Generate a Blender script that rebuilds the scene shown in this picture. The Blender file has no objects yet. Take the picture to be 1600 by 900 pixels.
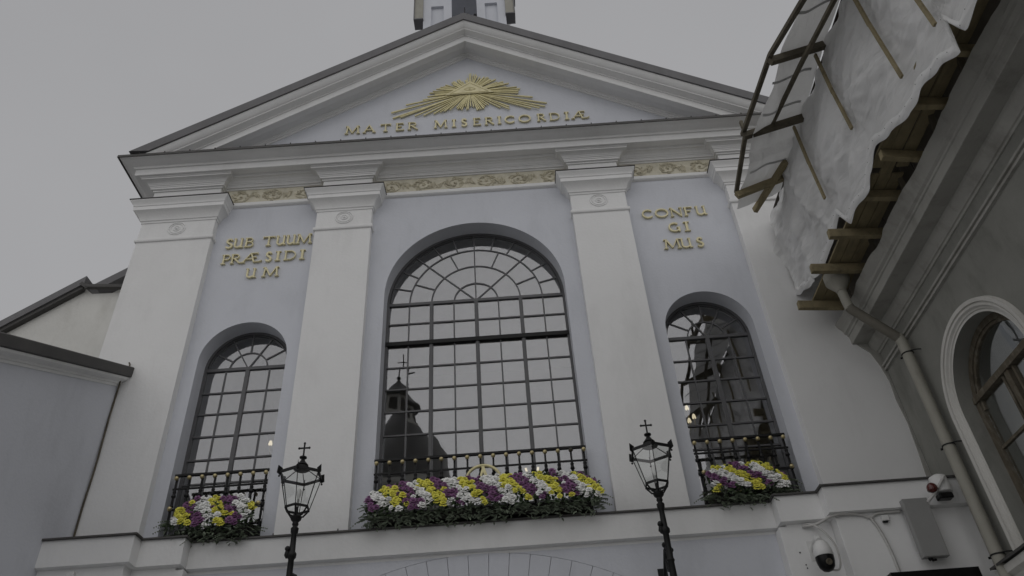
import bpy, math, random
from mathutils import Vector, Matrix, noise
from mathutils.geometry import tessellate_polygon

random.seed(7)
SC = bpy.context.scene
COL = SC.collection
R = math.radians
PI = math.pi

# ------------------------------------------------------------------ camera
cam_d = bpy.data.cameras.new('camera')
cam = bpy.data.objects.new('camera', cam_d); COL.objects.link(cam)
cam_d.sensor_width = 36.0; cam_d.sensor_fit = 'HORIZONTAL'
cam_d.lens = 1211.39 / 1600 * 36.0
cam_d.clip_start = 0.05; cam_d.clip_end = 3000
def _cam(yaw, pitch, roll, loc):
    cy, sy, cp, sp, cr, sr = math.cos(yaw), math.sin(yaw), math.cos(pitch), math.sin(pitch), math.cos(roll), math.sin(roll)
    f = Vector((sy*cp, cy*cp, sp)); r = Vector((cy, -sy, 0)); u = r.cross(f)
    r2 = cr*r + sr*u; u2 = -sr*r + cr*u
    m = Matrix((r2, u2, -f)).transposed().to_4x4(); m.translation = loc
    return m
cam.matrix_world = _cam(R(0.5112), R(38.3263), R(-4.218), Vector((.5247, -10, 1.6)))
SC.camera = cam

# ------------------------------------------------------------------ sky, sun, exposure
W = bpy.data.worlds.new('World'); SC.world = W; W.use_nodes = True
nt = W.node_tree; nt.nodes.clear()
sky = nt.nodes.new('ShaderNodeTexSky'); sky.sky_type = 'NISHITA'; sky.sun_disc = False
SUN_EL, SUN_AZ = R(36), R(180)               # behind the camera, wholly diffused by cloud
sky.sun_elevation = SUN_EL; sky.sun_rotation = SUN_AZ
hsv = nt.nodes.new('ShaderNodeHueSaturation'); hsv.inputs['Saturation'].default_value = 0.12
mixs = nt.nodes.new('ShaderNodeMixRGB'); mixs.inputs[0].default_value = 0.90
mixs.inputs[2].default_value = (3.72, 3.72, 3.83, 1)     # an even overcast veil
bg = nt.nodes.new('ShaderNodeBackground'); bg.inputs[1].default_value = 0.1
out = nt.nodes.new('ShaderNodeOutputWorld')
nt.links.new(sky.outputs[0], hsv.inputs['Color']); nt.links.new(hsv.outputs[0], mixs.inputs[1])
tcs = nt.nodes.new('ShaderNodeTexCoord'); cn = nt.nodes.new('ShaderNodeTexNoise'); cn.inputs['Scale'].default_value = 1.6; cn.inputs['Detail'].default_value = 4.0
cmr = nt.nodes.new('ShaderNodeMapRange'); cmr.inputs['From Min'].default_value = .3; cmr.inputs['From Max'].default_value = .7; cmr.inputs['To Min'].default_value = .945; cmr.inputs['To Max'].default_value = 1.055
cmul = nt.nodes.new('ShaderNodeVectorMath'); cmul.operation = 'SCALE'
nt.links.new(tcs.outputs['Generated'], cn.inputs['Vector']); nt.links.new(cn.outputs[0], cmr.inputs[0]); nt.links.new(mixs.outputs[0], cmul.inputs[0]); nt.links.new(cmr.outputs[0], cmul.inputs['Scale'])
nt.links.new(cmul.outputs[0], bg.inputs[0]); nt.links.new(bg.outputs[0], out.inputs[0])
sun_d = bpy.data.lights.new('sun', 'SUN'); sun_d.energy = 0.92; sun_d.angle = R(150); sun_d.color = (1, .98, .95)
sun = bpy.data.objects.new('sun', sun_d); COL.objects.link(sun)
sdir = Vector((math.sin(SUN_AZ)*math.cos(SUN_EL), math.cos(SUN_AZ)*math.cos(SUN_EL), math.sin(SUN_EL)))
sun.rotation_euler = sdir.to_track_quat('Z', 'Y').to_euler()
SC.view_settings.view_transform = 'Standard'; SC.view_settings.look = 'None'
SC.view_settings.exposure = 0.0; SC.view_settings.gamma = 1.0; SC.view_settings.use_curve_mapping = False

# ------------------------------------------------------------------ materials
MAT = {}
def new_mat(name):
    m = bpy.data.materials.new(name); m.use_nodes = True
    return m, m.node_tree, m.node_tree.nodes['Principled BSDF']
def N(nt, t, **kw):
    n = nt.nodes.new(t)
    for k, v in kw.items():
        if k in n.inputs: n.inputs[k].default_value = v
        else: setattr(n, k, v)
    return n
def surf(name, col, rough=.8, var=.08, scale=1.2, bump=.15, bscale=40, metal=0, dirt=None, dirt_amt=0, dirt_scale=(1, 1, .25), spec=.3, bdist=.004):
    """base colour with broad mottling, streaky dirt with its own shape, and fine relief"""
    m, nt, p = new_mat(name)
    g = N(nt, 'ShaderNodeNewGeometry')
    n1 = N(nt, 'ShaderNodeTexNoise', Scale=scale, Detail=6.0, Roughness=.6)
    nt.links.new(g.outputs['Position'], n1.inputs['Vector'])
    r1 = N(nt, 'ShaderNodeMapRange'); r1.inputs['From Min'].default_value = .3; r1.inputs['From Max'].default_value = .7
    r1.inputs['To Min'].default_value = 1-var; r1.inputs['To Max'].default_value = 1+var
    nt.links.new(n1.outputs[0], r1.inputs[0])
    mul = N(nt, 'ShaderNodeVectorMath', operation='SCALE'); mul.inputs[0].default_value = col
    nt.links.new(r1.outputs[0], mul.inputs['Scale'])
    last = mul.outputs[0]
    if dirt:
        mp = N(nt, 'ShaderNodeMapping'); mp.inputs['Scale'].default_value = dirt_scale
        nt.links.new(g.outputs['Position'], mp.inputs[0])
        n2 = N(nt, 'ShaderNodeTexNoise', Scale=2.3, Detail=9.0, Roughness=.68)
        nt.links.new(mp.outputs[0], n2.inputs['Vector'])
        r2 = N(nt, 'ShaderNodeMapRange'); r2.inputs['From Min'].default_value = .5; r2.inputs['From Max'].default_value = .78
        r2.inputs['To Min'].default_value = 0; r2.inputs['To Max'].default_value = dirt_amt
        nt.links.new(n2.outputs[0], r2.inputs[0])
        mx = N(nt, 'ShaderNodeMixRGB'); mx.inputs[2].default_value = (*dirt, 1)
        nt.links.new(r2.outputs[0], mx.inputs[0]); nt.links.new(last, mx.inputs[1]); last = mx.outputs[0]
    nt.links.new(last, p.inputs['Base Color'])
    p.inputs['Roughness'].default_value = rough; p.inputs['Metallic'].default_value = metal
    p.inputs['Specular IOR Level'].default_value = spec
    if bump:
        n3 = N(nt, 'ShaderNodeTexNoise', Scale=bscale, Detail=4.0)
        nt.links.new(g.outputs['Position'], n3.inputs['Vector'])
        n4 = N(nt, 'ShaderNodeTexNoise', Scale=bscale*.09, Detail=2.0)
        nt.links.new(g.outputs['Position'], n4.inputs['Vector'])
        ad = N(nt, 'ShaderNodeMath', operation='MULTIPLY_ADD'); ad.inputs[1].default_value = 2.0
        nt.links.new(n4.outputs[0], ad.inputs[0]); nt.links.new(n3.outputs[0], ad.inputs[2])
        b = N(nt, 'ShaderNodeBump', Strength=bump, Distance=bdist)
        nt.links.new(ad.outputs[0], b.inputs['Height']); nt.links.new(b.outputs[0], p.inputs['Normal'])
    MAT[name] = m
    return m
surf('white_plaster', (.745, .745, .742), .85, .035, .7, .5, 22, dirt=(.57, .568, .56), dirt_amt=.4, dirt_scale=(1, 1, .3), bdist=.006)
surf('blue_plaster', (.585, .60, .645), .85, .03, .8, .5, 22, dirt=(.44, .455, .49), dirt_amt=.45, dirt_scale=(1, 1, .35), bdist=.006)
surf('old_white', (.66, .655, .625), .88, .07, 1.0, .6, 18, dirt=(.40, .39, .35), dirt_amt=.5, dirt_scale=(1, 1, .4), bdist=.008)
surf('green_plaster', (.225, .225, .205), .9, .12, 1.4, .7, 16, dirt=(.11, .11, .095), dirt_amt=.7, dirt_scale=(1, 1, .35), bdist=.01)
surf('stone_trim', (.345, .34, .315), .88, .08, 2.0, .6, 26, dirt=(.16, .155, .135), dirt_amt=.75, dirt_scale=(1.2, 1.2, .5), bdist=.008)
surf('surround_white', (.56, .55, .52), .85, .06, 2.0, .5, 26, dirt=(.3, .29, .26), dirt_amt=.5, bdist=.006)
surf('zinc', (.135, .133, .138), .5, .1, 2, .1, 30, dirt=(.07, .068, .068), dirt_amt=.5, spec=.4)
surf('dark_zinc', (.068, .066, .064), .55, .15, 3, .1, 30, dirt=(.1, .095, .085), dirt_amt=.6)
surf('frieze_cream', (.63, .595, .485), .85, .12, 6, .5, 60, dirt=(.36, .33, .24), dirt_amt=.6, dirt_scale=(3, 3, 3))
surf('frieze_relief', (.55, .51, .395), .7, .25, 9, .4, 60, dirt=(.33, .30, .20), dirt_amt=.7, dirt_scale=(4, 4, 4))
surf('frame_paint', (.088, .088, .092), .45, .1, 4, .1, 60, spec=.5)
surf('iron', (.010, .010, .0105), .5, .2, 6, .3, 70, spec=.25)
surf('gold', (.66, .60, .34), .45, .12, 7, .2, 50, metal=.25, dirt=(.30, .25, .13), dirt_amt=.5, dirt_scale=(4, 4, 4), spec=.5)
surf('gold_letter', (.68, .62, .39), .45, .10, 7, .15, 50, metal=.2, dirt=(.30, .25, .13), dirt_amt=.45, dirt_scale=(5, 5, 5), spec=.5)
surf('brass', (.52, .44, .24), .35, .15, 9, .1, 60, metal=.6, spec=.5)
surf('dark_ball', (.05, .045, .03), .5, .1, 9, 0)
surf('timber', (.25, .21, .125), .85, .2, 3, .5, 40, dirt=(.10, .085, .055), dirt_amt=.8, dirt_scale=(4, .8, 4), bdist=.006)
surf('timber_dark', (.10, .088, .065), .9, .25, 4, .5, 40, dirt=(.035, .03, .025), dirt_amt=.8, dirt_scale=(3, 3, 3), bdist=.006)
surf('roof_board', (.11, .098, .08), .9, .2, 3, .3, 20)
surf('pipe_paint', (.315, .305, .265), .6, .08, 3, .15, 40, dirt=(.17, .16, .13), dirt_amt=.5, dirt_scale=(3, 3, .8))
surf('pipe_dark', (.16, .15, .125), .65, .12, 4, .15, 40, dirt=(.08, .075, .06), dirt_amt=.5)
surf('cabinet_grey', (.27, .27, .265), .5, .04, 3, .05, 60, dirt=(.22, .22, .21), dirt_amt=.4)
surf('plastic_white', (.66, .66, .65), .4, .02, 4, 0)
surf('plastic_black', (.006, .006, .006), .3, .02, 4, 0, spec=.2)
surf('red_lens', (.075, .010, .008), .2, .05, 6, 0, spec=.6)
surf('cable_grey', (.47, .465, .45), .55, .08, 6, 0)
surf('cobble', (.37, .37, .368), .85, .2, 5, .6, 8, dirt=(.22, .22, .22), dirt_amt=.6, dirt_scale=(1, 1, 1))
surf('leaf_green', (.075, .115, .055), .6, .35, 14, 0, spec=.3)
surf('fern_green', (.15, .18, .13), .6, .35, 11, 0, spec=.3)
surf('box_dark', (.03, .028, .025), .8, .1, 5, 0)
surf('petal_yellow', (.72, .68, .10), .6, .12, 25, 0)
surf('petal_white', (.82, .82, .80), .6, .06, 25, 0)
surf('petal_purple', (.20, .085, .19), .6, .2, 25, 0)
surf('interior_wall', (.42, .40, .37), .9, .1, 2, 0)
surf('tower_wall', (.40, .39, .36), .85, .1, 2, 0)
surf('tower_roof', (.045, .045, .047), .5, .2, 1.2, 0)
surf('wood_frame_old', (.10, .085, .062), .85, .25, 6, .5, 40, dirt=(.30, .28, .23), dirt_amt=.6, dirt_scale=(5, 5, 2))

def tarp_mat():
    m, nt, p = new_mat('tarp')
    g = N(nt, 'ShaderNodeNewGeometry')
    n1 = N(nt, 'ShaderNodeTexNoise', Scale=1.1, Detail=6.0)
    nt.links.new(g.outputs['Position'], n1.inputs['Vector'])
    cr = N(nt, 'ShaderNodeValToRGB'); cr.color_ramp.elements[0].position = .3; cr.color_ramp.elements[1].position = .7
    cr.color_ramp.elements[0].color = (.80, .80, .795, 1); cr.color_ramp.elements[1].color = (.88, .88, .88, 1)
    nt.links.new(n1.outputs[0], cr.inputs[0]); nt.links.new(cr.outputs[0], p.inputs['Base Color'])
    p.inputs['Roughness'].default_value = .45; p.inputs['Specular IOR Level'].default_value = .35
    n2 = N(nt, 'ShaderNodeTexNoise', Scale=2.4, Detail=6.0, Distortion=.5)
    mp = N(nt, 'ShaderNodeMapping'); mp.inputs['Rotation'].default_value = (R(-38), 0, 0); mp.inputs['Scale'].default_value = (2.0, .55, 3.2)
    nt.links.new(g.outputs['Position'], mp.inputs[0]); nt.links.new(mp.outputs[0], n2.inputs['Vector'])
    b = N(nt, 'ShaderNodeBump', Strength=.7, Distance=.06)
    nt.links.new(n2.outputs[0], b.inputs['Height']); nt.links.new(b.outputs[0], p.inputs['Normal'])
    tr = N(nt, 'ShaderNodeBsdfTranslucent'); tr.inputs[0].default_value = (.62, .62, .61, 1)
    nt.links.new(b.outputs[0], tr.inputs['Normal'])
    mx = N(nt, 'ShaderNodeMixShader'); mx.inputs[0].default_value = .25
    nt.links.new(p.outputs[0], mx.inputs[1]); nt.links.new(tr.outputs[0], mx.inputs[2])
    nt.links.new(mx.outputs[0], nt.nodes['Material Output'].inputs[0])
    MAT['tarp'] = m
tarp_mat()
surf('tarp_tape', (.46, .46, .46), .5, .1, 5, 0)

def glass_mat(name, fac, tint, wav):
    m = bpy.data.materials.new(name); m.use_nodes = True
    nt = m.node_tree; nt.nodes.clear()
    g = N(nt, 'ShaderNodeNewGeometry')
    n = N(nt, 'ShaderNodeTexNoise', Scale=1.6, Detail=1.0)
    nt.links.new(g.outputs['Position'], n.inputs['Vector'])
    b = N(nt, 'ShaderNodeBump', Strength=wav, Distance=.02)
    nt.links.new(n.outputs[0], b.inputs['Height'])
    gl = N(nt, 'ShaderNodeBsdfGlossy', Roughness=.0); gl.inputs[0].default_value = (*tint, 1)
    nt.links.new(b.outputs[0], gl.inputs['Normal'])
    tr = N(nt, 'ShaderNodeBsdfTransparent'); tr.inputs[0].default_value = (.97, .98, .975, 1)
    mx = N(nt, 'ShaderNodeMixShader'); mx.inputs[0].default_value = fac
    o = N(nt, 'ShaderNodeOutputMaterial')
    nt.links.new(tr.outputs[0], mx.inputs[1]); nt.links.new(gl.outputs[0], mx.inputs[2]); nt.links.new(mx.outputs[0], o.inputs[0])
    MAT[name] = m
glass_mat('window_glass', .17, (.93, .93, .96), .11)
glass_mat('old_glass', .22, (.9, .93, .95), .25)
glass_mat('lantern_glass', .09, (.95, .95, .95), .05)
def emit_mat(name, col, s):
    m = bpy.data.materials.new(name); m.use_nodes = True
    nt = m.node_tree; nt.nodes.clear()
    e = N(nt, 'ShaderNodeEmission', Strength=s); e.inputs[0].default_value = (*col, 1)
    o = N(nt, 'ShaderNodeOutputMaterial'); nt.links.new(e.outputs[0], o.inputs[0]); MAT[name] = m
emit_mat('lamp_and_ray_glow', (1, .86, .60), .8)

# ------------------------------------------------------------------ mesh helpers
class MB:
    def __init__(s): s.v = []; s.f = []
    def add(s, vs, fs):
        o = len(s.v); s.v += [tuple(v) for v in vs]; s.f += [tuple(i+o for i in f) for f in fs]; return s
    def box(s, x0, x1, y0, y1, z0, z1):
        return s.add([(x0,y0,z0),(x1,y0,z0),(x1,y1,z0),(x0,y1,z0),(x0,y0,z1),(x1,y0,z1),(x1,y1,z1),(x0,y1,z1)],
                     [(0,3,2,1),(4,5,6,7),(0,1,5,4),(1,2,6,5),(2,3,7,6),(3,0,4,7)])
    def beam(s, a, b, w, h, up=(0, 0, 1)):
        a, b = Vector(a), Vector(b); d = (b-a).normalized(); u = Vector(up)
        if abs(d.dot(u)) > .98: u = Vector((0, 1, 0))
        r = d.cross(u).normalized(); u = r.cross(d).normalized()
        vs = [p + r*sx*w/2 + u*sz*h/2 for p in (a, b) for sx, sz in ((-1,-1),(1,-1),(1,1),(-1,1))]
        return s.add(vs, [(0,1,2,3),(7,6,5,4),(0,4,5,1),(1,5,6,2),(2,6,7,3),(3,7,4,0)])
    def tube(s, pts, r, n=8, cap=True):
        pts = [Vector(p) for p in pts]; k = len(pts)
        rs = r if isinstance(r, (list, tuple)) else [r]*k
        t0 = (pts[1]-pts[0]).normalized(); u = t0.orthogonal().normalized()
        vs = []
        for i, p in enumerate(pts):
            t = (pts[min(i+1, k-1)] - pts[max(i-1, 0)]).normalized()
            u = (u - t*u.dot(t)).normalized(); w = t.cross(u)
            vs += [p + (u*math.cos(2*PI*j/n) + w*math.sin(2*PI*j/n))*rs[i] for j in range(n)]
        fs = [(i*n+j, i*n+(j+1)%n, (i+1)*n+(j+1)%n, (i+1)*n+j) for i in range(k-1) for j in range(n)]
        if cap: fs += [tuple(range(n-1, -1, -1)), tuple((k-1)*n+j for j in range(n))]
        return s.add(vs, fs)
    def lathe(s, prof, c, n=16, rot=0):
        vs = []; k = len(prof)
        for r, z in prof:
            vs += [(c[0]+r*math.cos(rot+2*PI*j/n), c[1]+r*math.sin(rot+2*PI*j/n), c[2]+z) for j in range(n)]
        fs = [(i*n+j, i*n+(j+1)%n, (i+1)*n+(j+1)%n, (i+1)*n+j) for i in range(k-1) for j in range(n)]
        fs += [tuple(range(n-1, -1, -1)), tuple((k-1)*n+j for j in range(n))]
        return s.add(vs, fs)
    def ball(s, c, r, n=12, m=7):
        return s.lathe([(r*math.sin(PI*i/m) if 0 < i < m else r*.02, -r*math.cos(PI*i/m)) for i in range(m+1)], c, n)
    def prism(s, poly, y0, y1, fn=None):
        """poly of (a, b) pairs; default maps to x, z with y the depth"""
        fn = fn or (lambda a, b, d: (a, d, b)); n = len(poly)
        vs = [fn(a, b, y0) for a, b in poly] + [fn(a, b, y1) for a, b in poly]
        return s.add(vs, [tuple(range(n)), tuple(range(2*n-1, n-1, -1))] + [(i, i+n, (i+1)%n+n, (i+1)%n) for i in range(n)])
    def holed(s, outer, holes, y, fn=None):
        fn = fn or (lambda a, b, d: (a, d, b))
        loops = [outer] + holes; flat = [p for l in loops for p in l]
        tris = tessellate_polygon([[Vector((a, b, 0)) for a, b in l] for l in loops])
        return s.add([fn(a, b, y) for a, b in flat], [tuple(t) for t in tris])
    def loop_wall(s, loop, y0, y1, closed=True, fn=None):
        fn = fn or (lambda a, b, d: (a, d, b)); n = len(loop)
        vs = [fn(a, b, y0) for a, b in loop] + [fn(a, b, y1) for a, b in loop]
        return s.add(vs, [(i, (i+1) % n, (i+1) % n+n, i+n) for i in range(n if closed else n-1)])
    def sweep(s, prof, path, cap=True):
        """profile (outward, z) along a plan path; outward is to the right of travel, corners mitred"""
        P = [Vector(p) for p in path]; k = len(P); n = len(prof); nor = []
        for i in range(k-1):
            d = (P[i+1]-P[i]).normalized(); nor.append(Vector((d.y, -d.x)))
        vs = []
        for i in range(k):
            if i == 0: m = nor[0]
            elif i == k-1: m = nor[-1]
            else:
                m = nor[i-1]+nor[i]; m = m / max(.2, (m.length_squared/2))
            vs += [(P[i].x+m.x*o, P[i].y+m.y*o, z) for o, z in prof]
        fs = [(i*n+j, (i+1)*n+j, (i+1)*n+j+1, i*n+j+1) for i in range(k-1) for j in range(n-1)]
        if cap: fs += [tuple(range(n)), tuple((k-1)*n+j for j in range(n-1, -1, -1))]
        return s.add(vs, fs)
def mesh_of(name, mb, mat, smooth=None, weld=True):
    me = bpy.data.meshes.new(name); me.from_pydata(mb.v, [], mb.f)
    import bmesh
    bm = bmesh.new(); bm.from_mesh(me)
    if weld: bmesh.ops.remove_doubles(bm, verts=bm.verts, dist=1e-5)
    bmesh.ops.recalc_face_normals(bm, faces=bm.faces); bm.to_mesh(me); bm.free()
    me.materials.append(MAT[mat])
    if smooth:
        me.shade_smooth(); me.set_sharp_from_angle(angle=R(smooth))
    return me
def link(name, me, parent=None, loc=None):
    o = bpy.data.objects.new(name, me); COL.objects.link(o)
    if loc is not None: o.location = loc
    if parent:
        o.parent = parent; o.matrix_parent_inverse = Matrix.Translation(-root_loc(parent))
    return o
def root_loc(o):
    l = Vector(o.location)
    if o.parent: l = l + Vector((0, 0, 0))
    return l
def part(name, mb, mat, parent, smooth=None, bevel=0):
    o = link(name, mesh_of(name, mb, mat, smooth), parent)
    if bevel:
        b = o.modifiers.new('bevel', 'BEVEL'); b.width = bevel; b.segments = 2; b.limit_method = 'ANGLE'
    return o
def tag(o, label, cat, group=None, kind=None):
    o['label'] = label; o['category'] = cat
    if group: o['group'] = group
    if kind: o['kind'] = kind
    return o
def thing(name, label, cat, loc, group=None):
    o = bpy.data.objects.new(name, None); COL.objects.link(o); o.location = loc; o.empty_display_size = .2
    return tag(o, label, cat, group)
def arc(cx, cz, r, a0, a1, n): return [(cx+r*math.cos(a0+(a1-a0)*i/n), cz+r*math.sin(a0+(a1-a0)*i/n)) for i in range(n+1)]
def arch_loop(cx, hw, zb, zs, n=40, r=None):
    r = r or hw
    return [(cx-hw, zb), (cx+hw, zb)] + arc(cx, zs, r, 0, PI, n)

# ------------------------------------------------------------------ ground
g = link('ground', mesh_of('ground', MB().add([(-400,-400,0),(400,-400,0),(400,400,0),(-400,400,0)], [(0,1,2,3)]), 'cobble'))
g['kind'] = 'structure'

# ================================================================== CHAPEL
chapel = thing('chapel', 'white and pale blue chapel front with pediment, four pilasters and three arched windows', 'chapel', (0, 0, 0))
ZL = 5.45                       # top of the ledge
PY = -.143                      # pilaster face
WC = dict(cx=0.0, hw=1.49, zs=9.54, zb=ZL)
WLx, WRx, WSh, WSz = -3.66, 3.66, .69, 8.48
holes = [arch_loop(0, 1.49, ZL+.02, 9.54), arch_loop(WLx, WSh, ZL+.02, WSz, 32), arch_loop(WRx, WSh, ZL+.02, WSz, 32)]
wall = MB()
wall.holed([(-5.85, ZL-.3), (6.05, ZL-.3), (6.05, 12.5), (-5.85, 12.5)], holes, 0)
for h in holes: wall.loop_wall(h[1:]+[h[0]], 0, .42, closed=False)
part('wall', wall, 'blue_plaster', chapel, smooth=35)
body = MB()                     # side and back walls
body.box(-5.85, -5.45, .45, 8, 0, 12.5); body.box(6.1, 6.4, .45, 8, 0, 12.5); body.box(-5.45, 6.1, 7.7, 8, 0, 12.5)
body.box(-5.85, -5.45, .003, .45, 5.3, 12.5)
part('side_wall', body, 'white_plaster', chapel)
ty = MB(); ty.add([(-6.0, 0, 12.505), (6.0, 0, 12.505), (0, 0, 16.15)], [(0, 1, 2)])
part('tympanum', ty, 'blue_plaster', chapel)
ty2 = MB(); ty2.add([(-6.0, 8, 12.5), (6.0, 8, 12.5), (0, 8, 16.15)], [(0, 1, 2)])
part('rear_gable', ty2, 'white_plaster', chapel)

# interior room behind the glass
room = MB()
room.box(-5.4, 6.0, .46, .5, 3.6, 5.3)
room.add([(-5.4,.5,5.2),(6,.5,5.2),(6,6.5,5.2),(-5.4,6.5,5.2),(-5.4,.5,12),(6,.5,12),(6,6.5,12),(-5.4,6.5,12)],
         [(0,1,2,3),(4,7,6,5),(1,5,6,2),(2,6,7,3),(3,7,4,0)])
room.holed([(-5.45, 5.2), (6.05, 5.2), (6.05, 12), (-5.45, 12)], [arch_loop(0, 1.52, 5.5, 9.54), arch_loop(WLx, .72, 5.5, WSz, 32), arch_loop(WRx, .72, 5.5, WSz, 32)], .5)
part('interior_room', room, 'interior_wall', chapel)

# pilasters ---------------------------------------------------------------
def pilaster(x0, x1, rosx):
    m = MB(); m.box(x0, x1, PY, .002, ZL-.2, 11.5)
    p = part('pilaster', m, 'white_plaster', chapel, bevel=.006)
    nm = MB(); pr = [(0, 10.945), (.022, 10.955), (.030, 10.975), (.030, 11.01), (.012, 11.03), (0, 11.035)]
    nm.sweep(pr, [(x0, 0), (x0, PY), (x1, PY), (x1, 0)])
    part('neck_moulding', nm, 'white_plaster', p)
    ro = MB()
    for rr, th in ((.150, .012), (.115, .009), (.055, .010)):
        ro.tube([(rosx+rr*math.cos(2*PI*i/28), PY-.002, 11.235+.94*rr*math.sin(2*PI*i/28)) for i in range(29)], th, 6, cap=False)
    ro.lathe([(.001, -.03), (.02, -.022), (.03, 0), (.02, .01)], (0, 0, 0), 10)
    n0 = len(ro.v)-40
    ro.v[n0:] = [(rosx+v[0], PY+v[2]*.8-.001, 11.235+v[1]) for v in ro.v[n0:]]
    part('rosette', ro, 'white_plaster', p, smooth=60)
    cp = MB()
    prof = [(0, 11.40), (.012, 11.40), (.018, 11.435), (.034, 11.445), (.040, 11.47), (.055, 11.51), (.085, 11.56), (.125, 11.60), (.148, 11.615), (.150, 11.69),
            (.162, 11.70), (.166, 11.72), (.178, 11.75), (.200, 11.78), (.215, 11.80), (.217, 11.823), (0, 11.823)]
    path = [(x0, .002), (x0, PY), (x1, PY), (x1, .002)]
    cp.sweep(prof, path)
    c = part('capital', cp, 'white_plaster', chapel, smooth=20)
    fl = MB(); fl.sweep([(.0, 11.824), (.2, 11.824), (.224, 11.816), (.230, 11.822), (.226, 11.838), (.0, 11.865)], path)
    part('flashing', fl, 'dark_zinc', c)
    # block of the entablature above the pilaster
    return p
PIL = [(-5.857, -4.547, -5.204), (-2.745, -1.765, -2.25), (1.765, 2.745, 2.255), (4.547, 6.06, 5.25)]
for a in PIL: pilaster(*a)

# entablature: blocks over the pilasters carry the same bed moulding stepped forward
bk = .04
step = []
for x0, x1, _ in PIL: step.append((x0+bk, x1-bk))
bed = [(0, 11.865), (0, 12.195), (.026, 12.195), (.026, 12.222), (.032, 12.226), (.062, 12.228), (.062, 12.258), (.072, 12.264), (.078, 12.285), (.092, 12.292), (.092, 12.304), (.100, 12.312), (.115, 12.335), (.145, 12.352), (.175, 12.358), (.205, 12.36), (.205, 12.385), (.222, 12.387), (.222, 12.41), (0, 12.41)]
for x0, x1 in step:
    m = MB(); m.sweep(bed, [(x0, .01), (x0, PY+.012), (x1, PY+.012), (x1, .01)] if x1 < 5.5 else [(x0, .01), (x0, PY+.012), (6.3, PY+.012)])
    part('entablature_block', m, 'white_plaster', chapel)
bed2 = [(0, 12.225), (.030, 12.227), (.030, 12.25), (.036, 12.254), (.066, 12.256), (.066, 12.28), (.076, 12.286), (.082, 12.30), (.10, 12.305), (.10, 12.315), (.115, 12.325), (.14, 12.352), (.18, 12.372), (.225, 12.376), (.225, 12.392), (.25, 12.394), (.25, 12.401), (0, 12.401)]
gaps = [(step[i][1], step[i+1][0]) for i in range(3)]
for x0, x1 in gaps:
    m = MB(); m.sweep(bed2, [(x0-.002, -.003), (x1+.002, -.003)]); part('bed_moulding', m, 'white_plaster', chapel)
    a = MB(); a.sweep([(0, 11.77), (.035, 11.785), (.05, 11.80), (.05, 11.868), (.038, 11.876), (0, 11.876)], [(x0-.03, -.003), (x1+.03, -.003)])
    part('architrave_band', a, 'white_plaster', chapel)
cor = MB()
corp = [(-.02, 12.405), (.395, 12.405), (.40, 12.41), (.40, 12.548), (.432, 12.549), (.432, 12.572), (.445, 12.588), (.50, 12.603), (.56, 12.625), (.60, 12.645), (.635, 12.652), (.638, 12.672), (-.02, 12.672)]
cpath = [(-5.84-.0, 3.0), (-5.84, 0), (6.0, 0), (6.0, 3.0)]
# outward offsets are measured from the wall; at the ends from the pilaster side
cor.sweep(corp, [(-5.73, 3.0), (-5.73, 0), (5.73, 0), (5.73, 3.0)])
co = part('cornice', cor, 'white_plaster', chapel, smooth=30)
cf = MB(); cf.sweep([(-.02, 12.674), (.642, 12.674), (.643, 12.640), (.662, 12.638), (.660, 12.694), (-.02, 12.78)], [(-5.73, 3.0), (-5.73, 0), (5.73, 0), (5.73, 3.0)])
cfo = part('flashing', cf, 'dark_zinc', co)
x = -6.0
cl = MB()
while x < 6.0:
    cl.box(x-.008, x+.008, -.668, -.645, 12.69, 12.715); x += .46
part('seam_clip', cl, 'dark_zinc', co)['kind'] = 'stuff'

# raking cornice ------------------------------------------------------------
SL, ZA = .612, 16.53
def rake(prof, name, mat, parent, zmin=12.70, close=True, smooth=30):
    m = MB(); n = len(prof); vs = []
    for d, dz in prof: vs.append((-(ZA+dz-zmin)/SL, -d, zmin))
    for d, dz in prof: vs.append((0, -d, ZA+dz))
    for d, dz in prof: vs.append(((ZA+dz-zmin)/SL, -d, zmin))
    fs = [(i*n+j, (i+1)*n+j, (i+1)*n+(j+1) % n, i*n+(j+1) % n) for i in range(2) for j in range(n if close else n-1)]
    if close: fs += [tuple(range(n)), tuple(range(3*n-1, 2*n-1, -1))]
    m.add(vs, fs)
    return part(name, m, mat, parent, smooth=smooth)
rk = rake([(-.02, -.655), (.02, -.650), (.025, -.615), (.05, -.608), (.055, -.58), (.08, -.572), (.085, -.55), (.13, -.555), (.20, -.575), (.255, -.585), (.262, -.60), (.395, -.60), (.40, -.595), (.40, -.43),
      (.425, -.429), (.425, -.405), (.45, -.398), (.52, -.385), (.545, -.375), (.55, -.352), (.58, -.335), (.62, -.28), (.645, -.235), (.65, -.215), (-.02, -.215)], 'raking_cornice', 'white_plaster', chapel)
rake([(-.02, -.213), (.662, -.213), (.672, -.222), (.682, -.215), (.70, -.012), (.69, 0.0), (-.02, .0)], 'flashing', 'zinc', rk, zmin=12.74)
# roof
rf = MB()
for sgn in (-1, 1):
    rf.add([(0, .02, 16.47), (sgn*6.15, .02, 16.47-6.15*SL), (sgn*6.15, 8.3, 16.47-6.15*SL), (0, 8.3, 16.47), (0, .02, 16.52), (sgn*6.15, .02, 16.52-6.15*SL), (sgn*6.15, 8.3, 16.52-6.15*SL), (0, 8.3, 16.52)],
           [(0,1,2,3),(4,5,6,7),(0,1,5,4),(1,2,6,5),(2,3,7,6)])
part('roof', rf, 'zinc', chapel)

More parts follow.
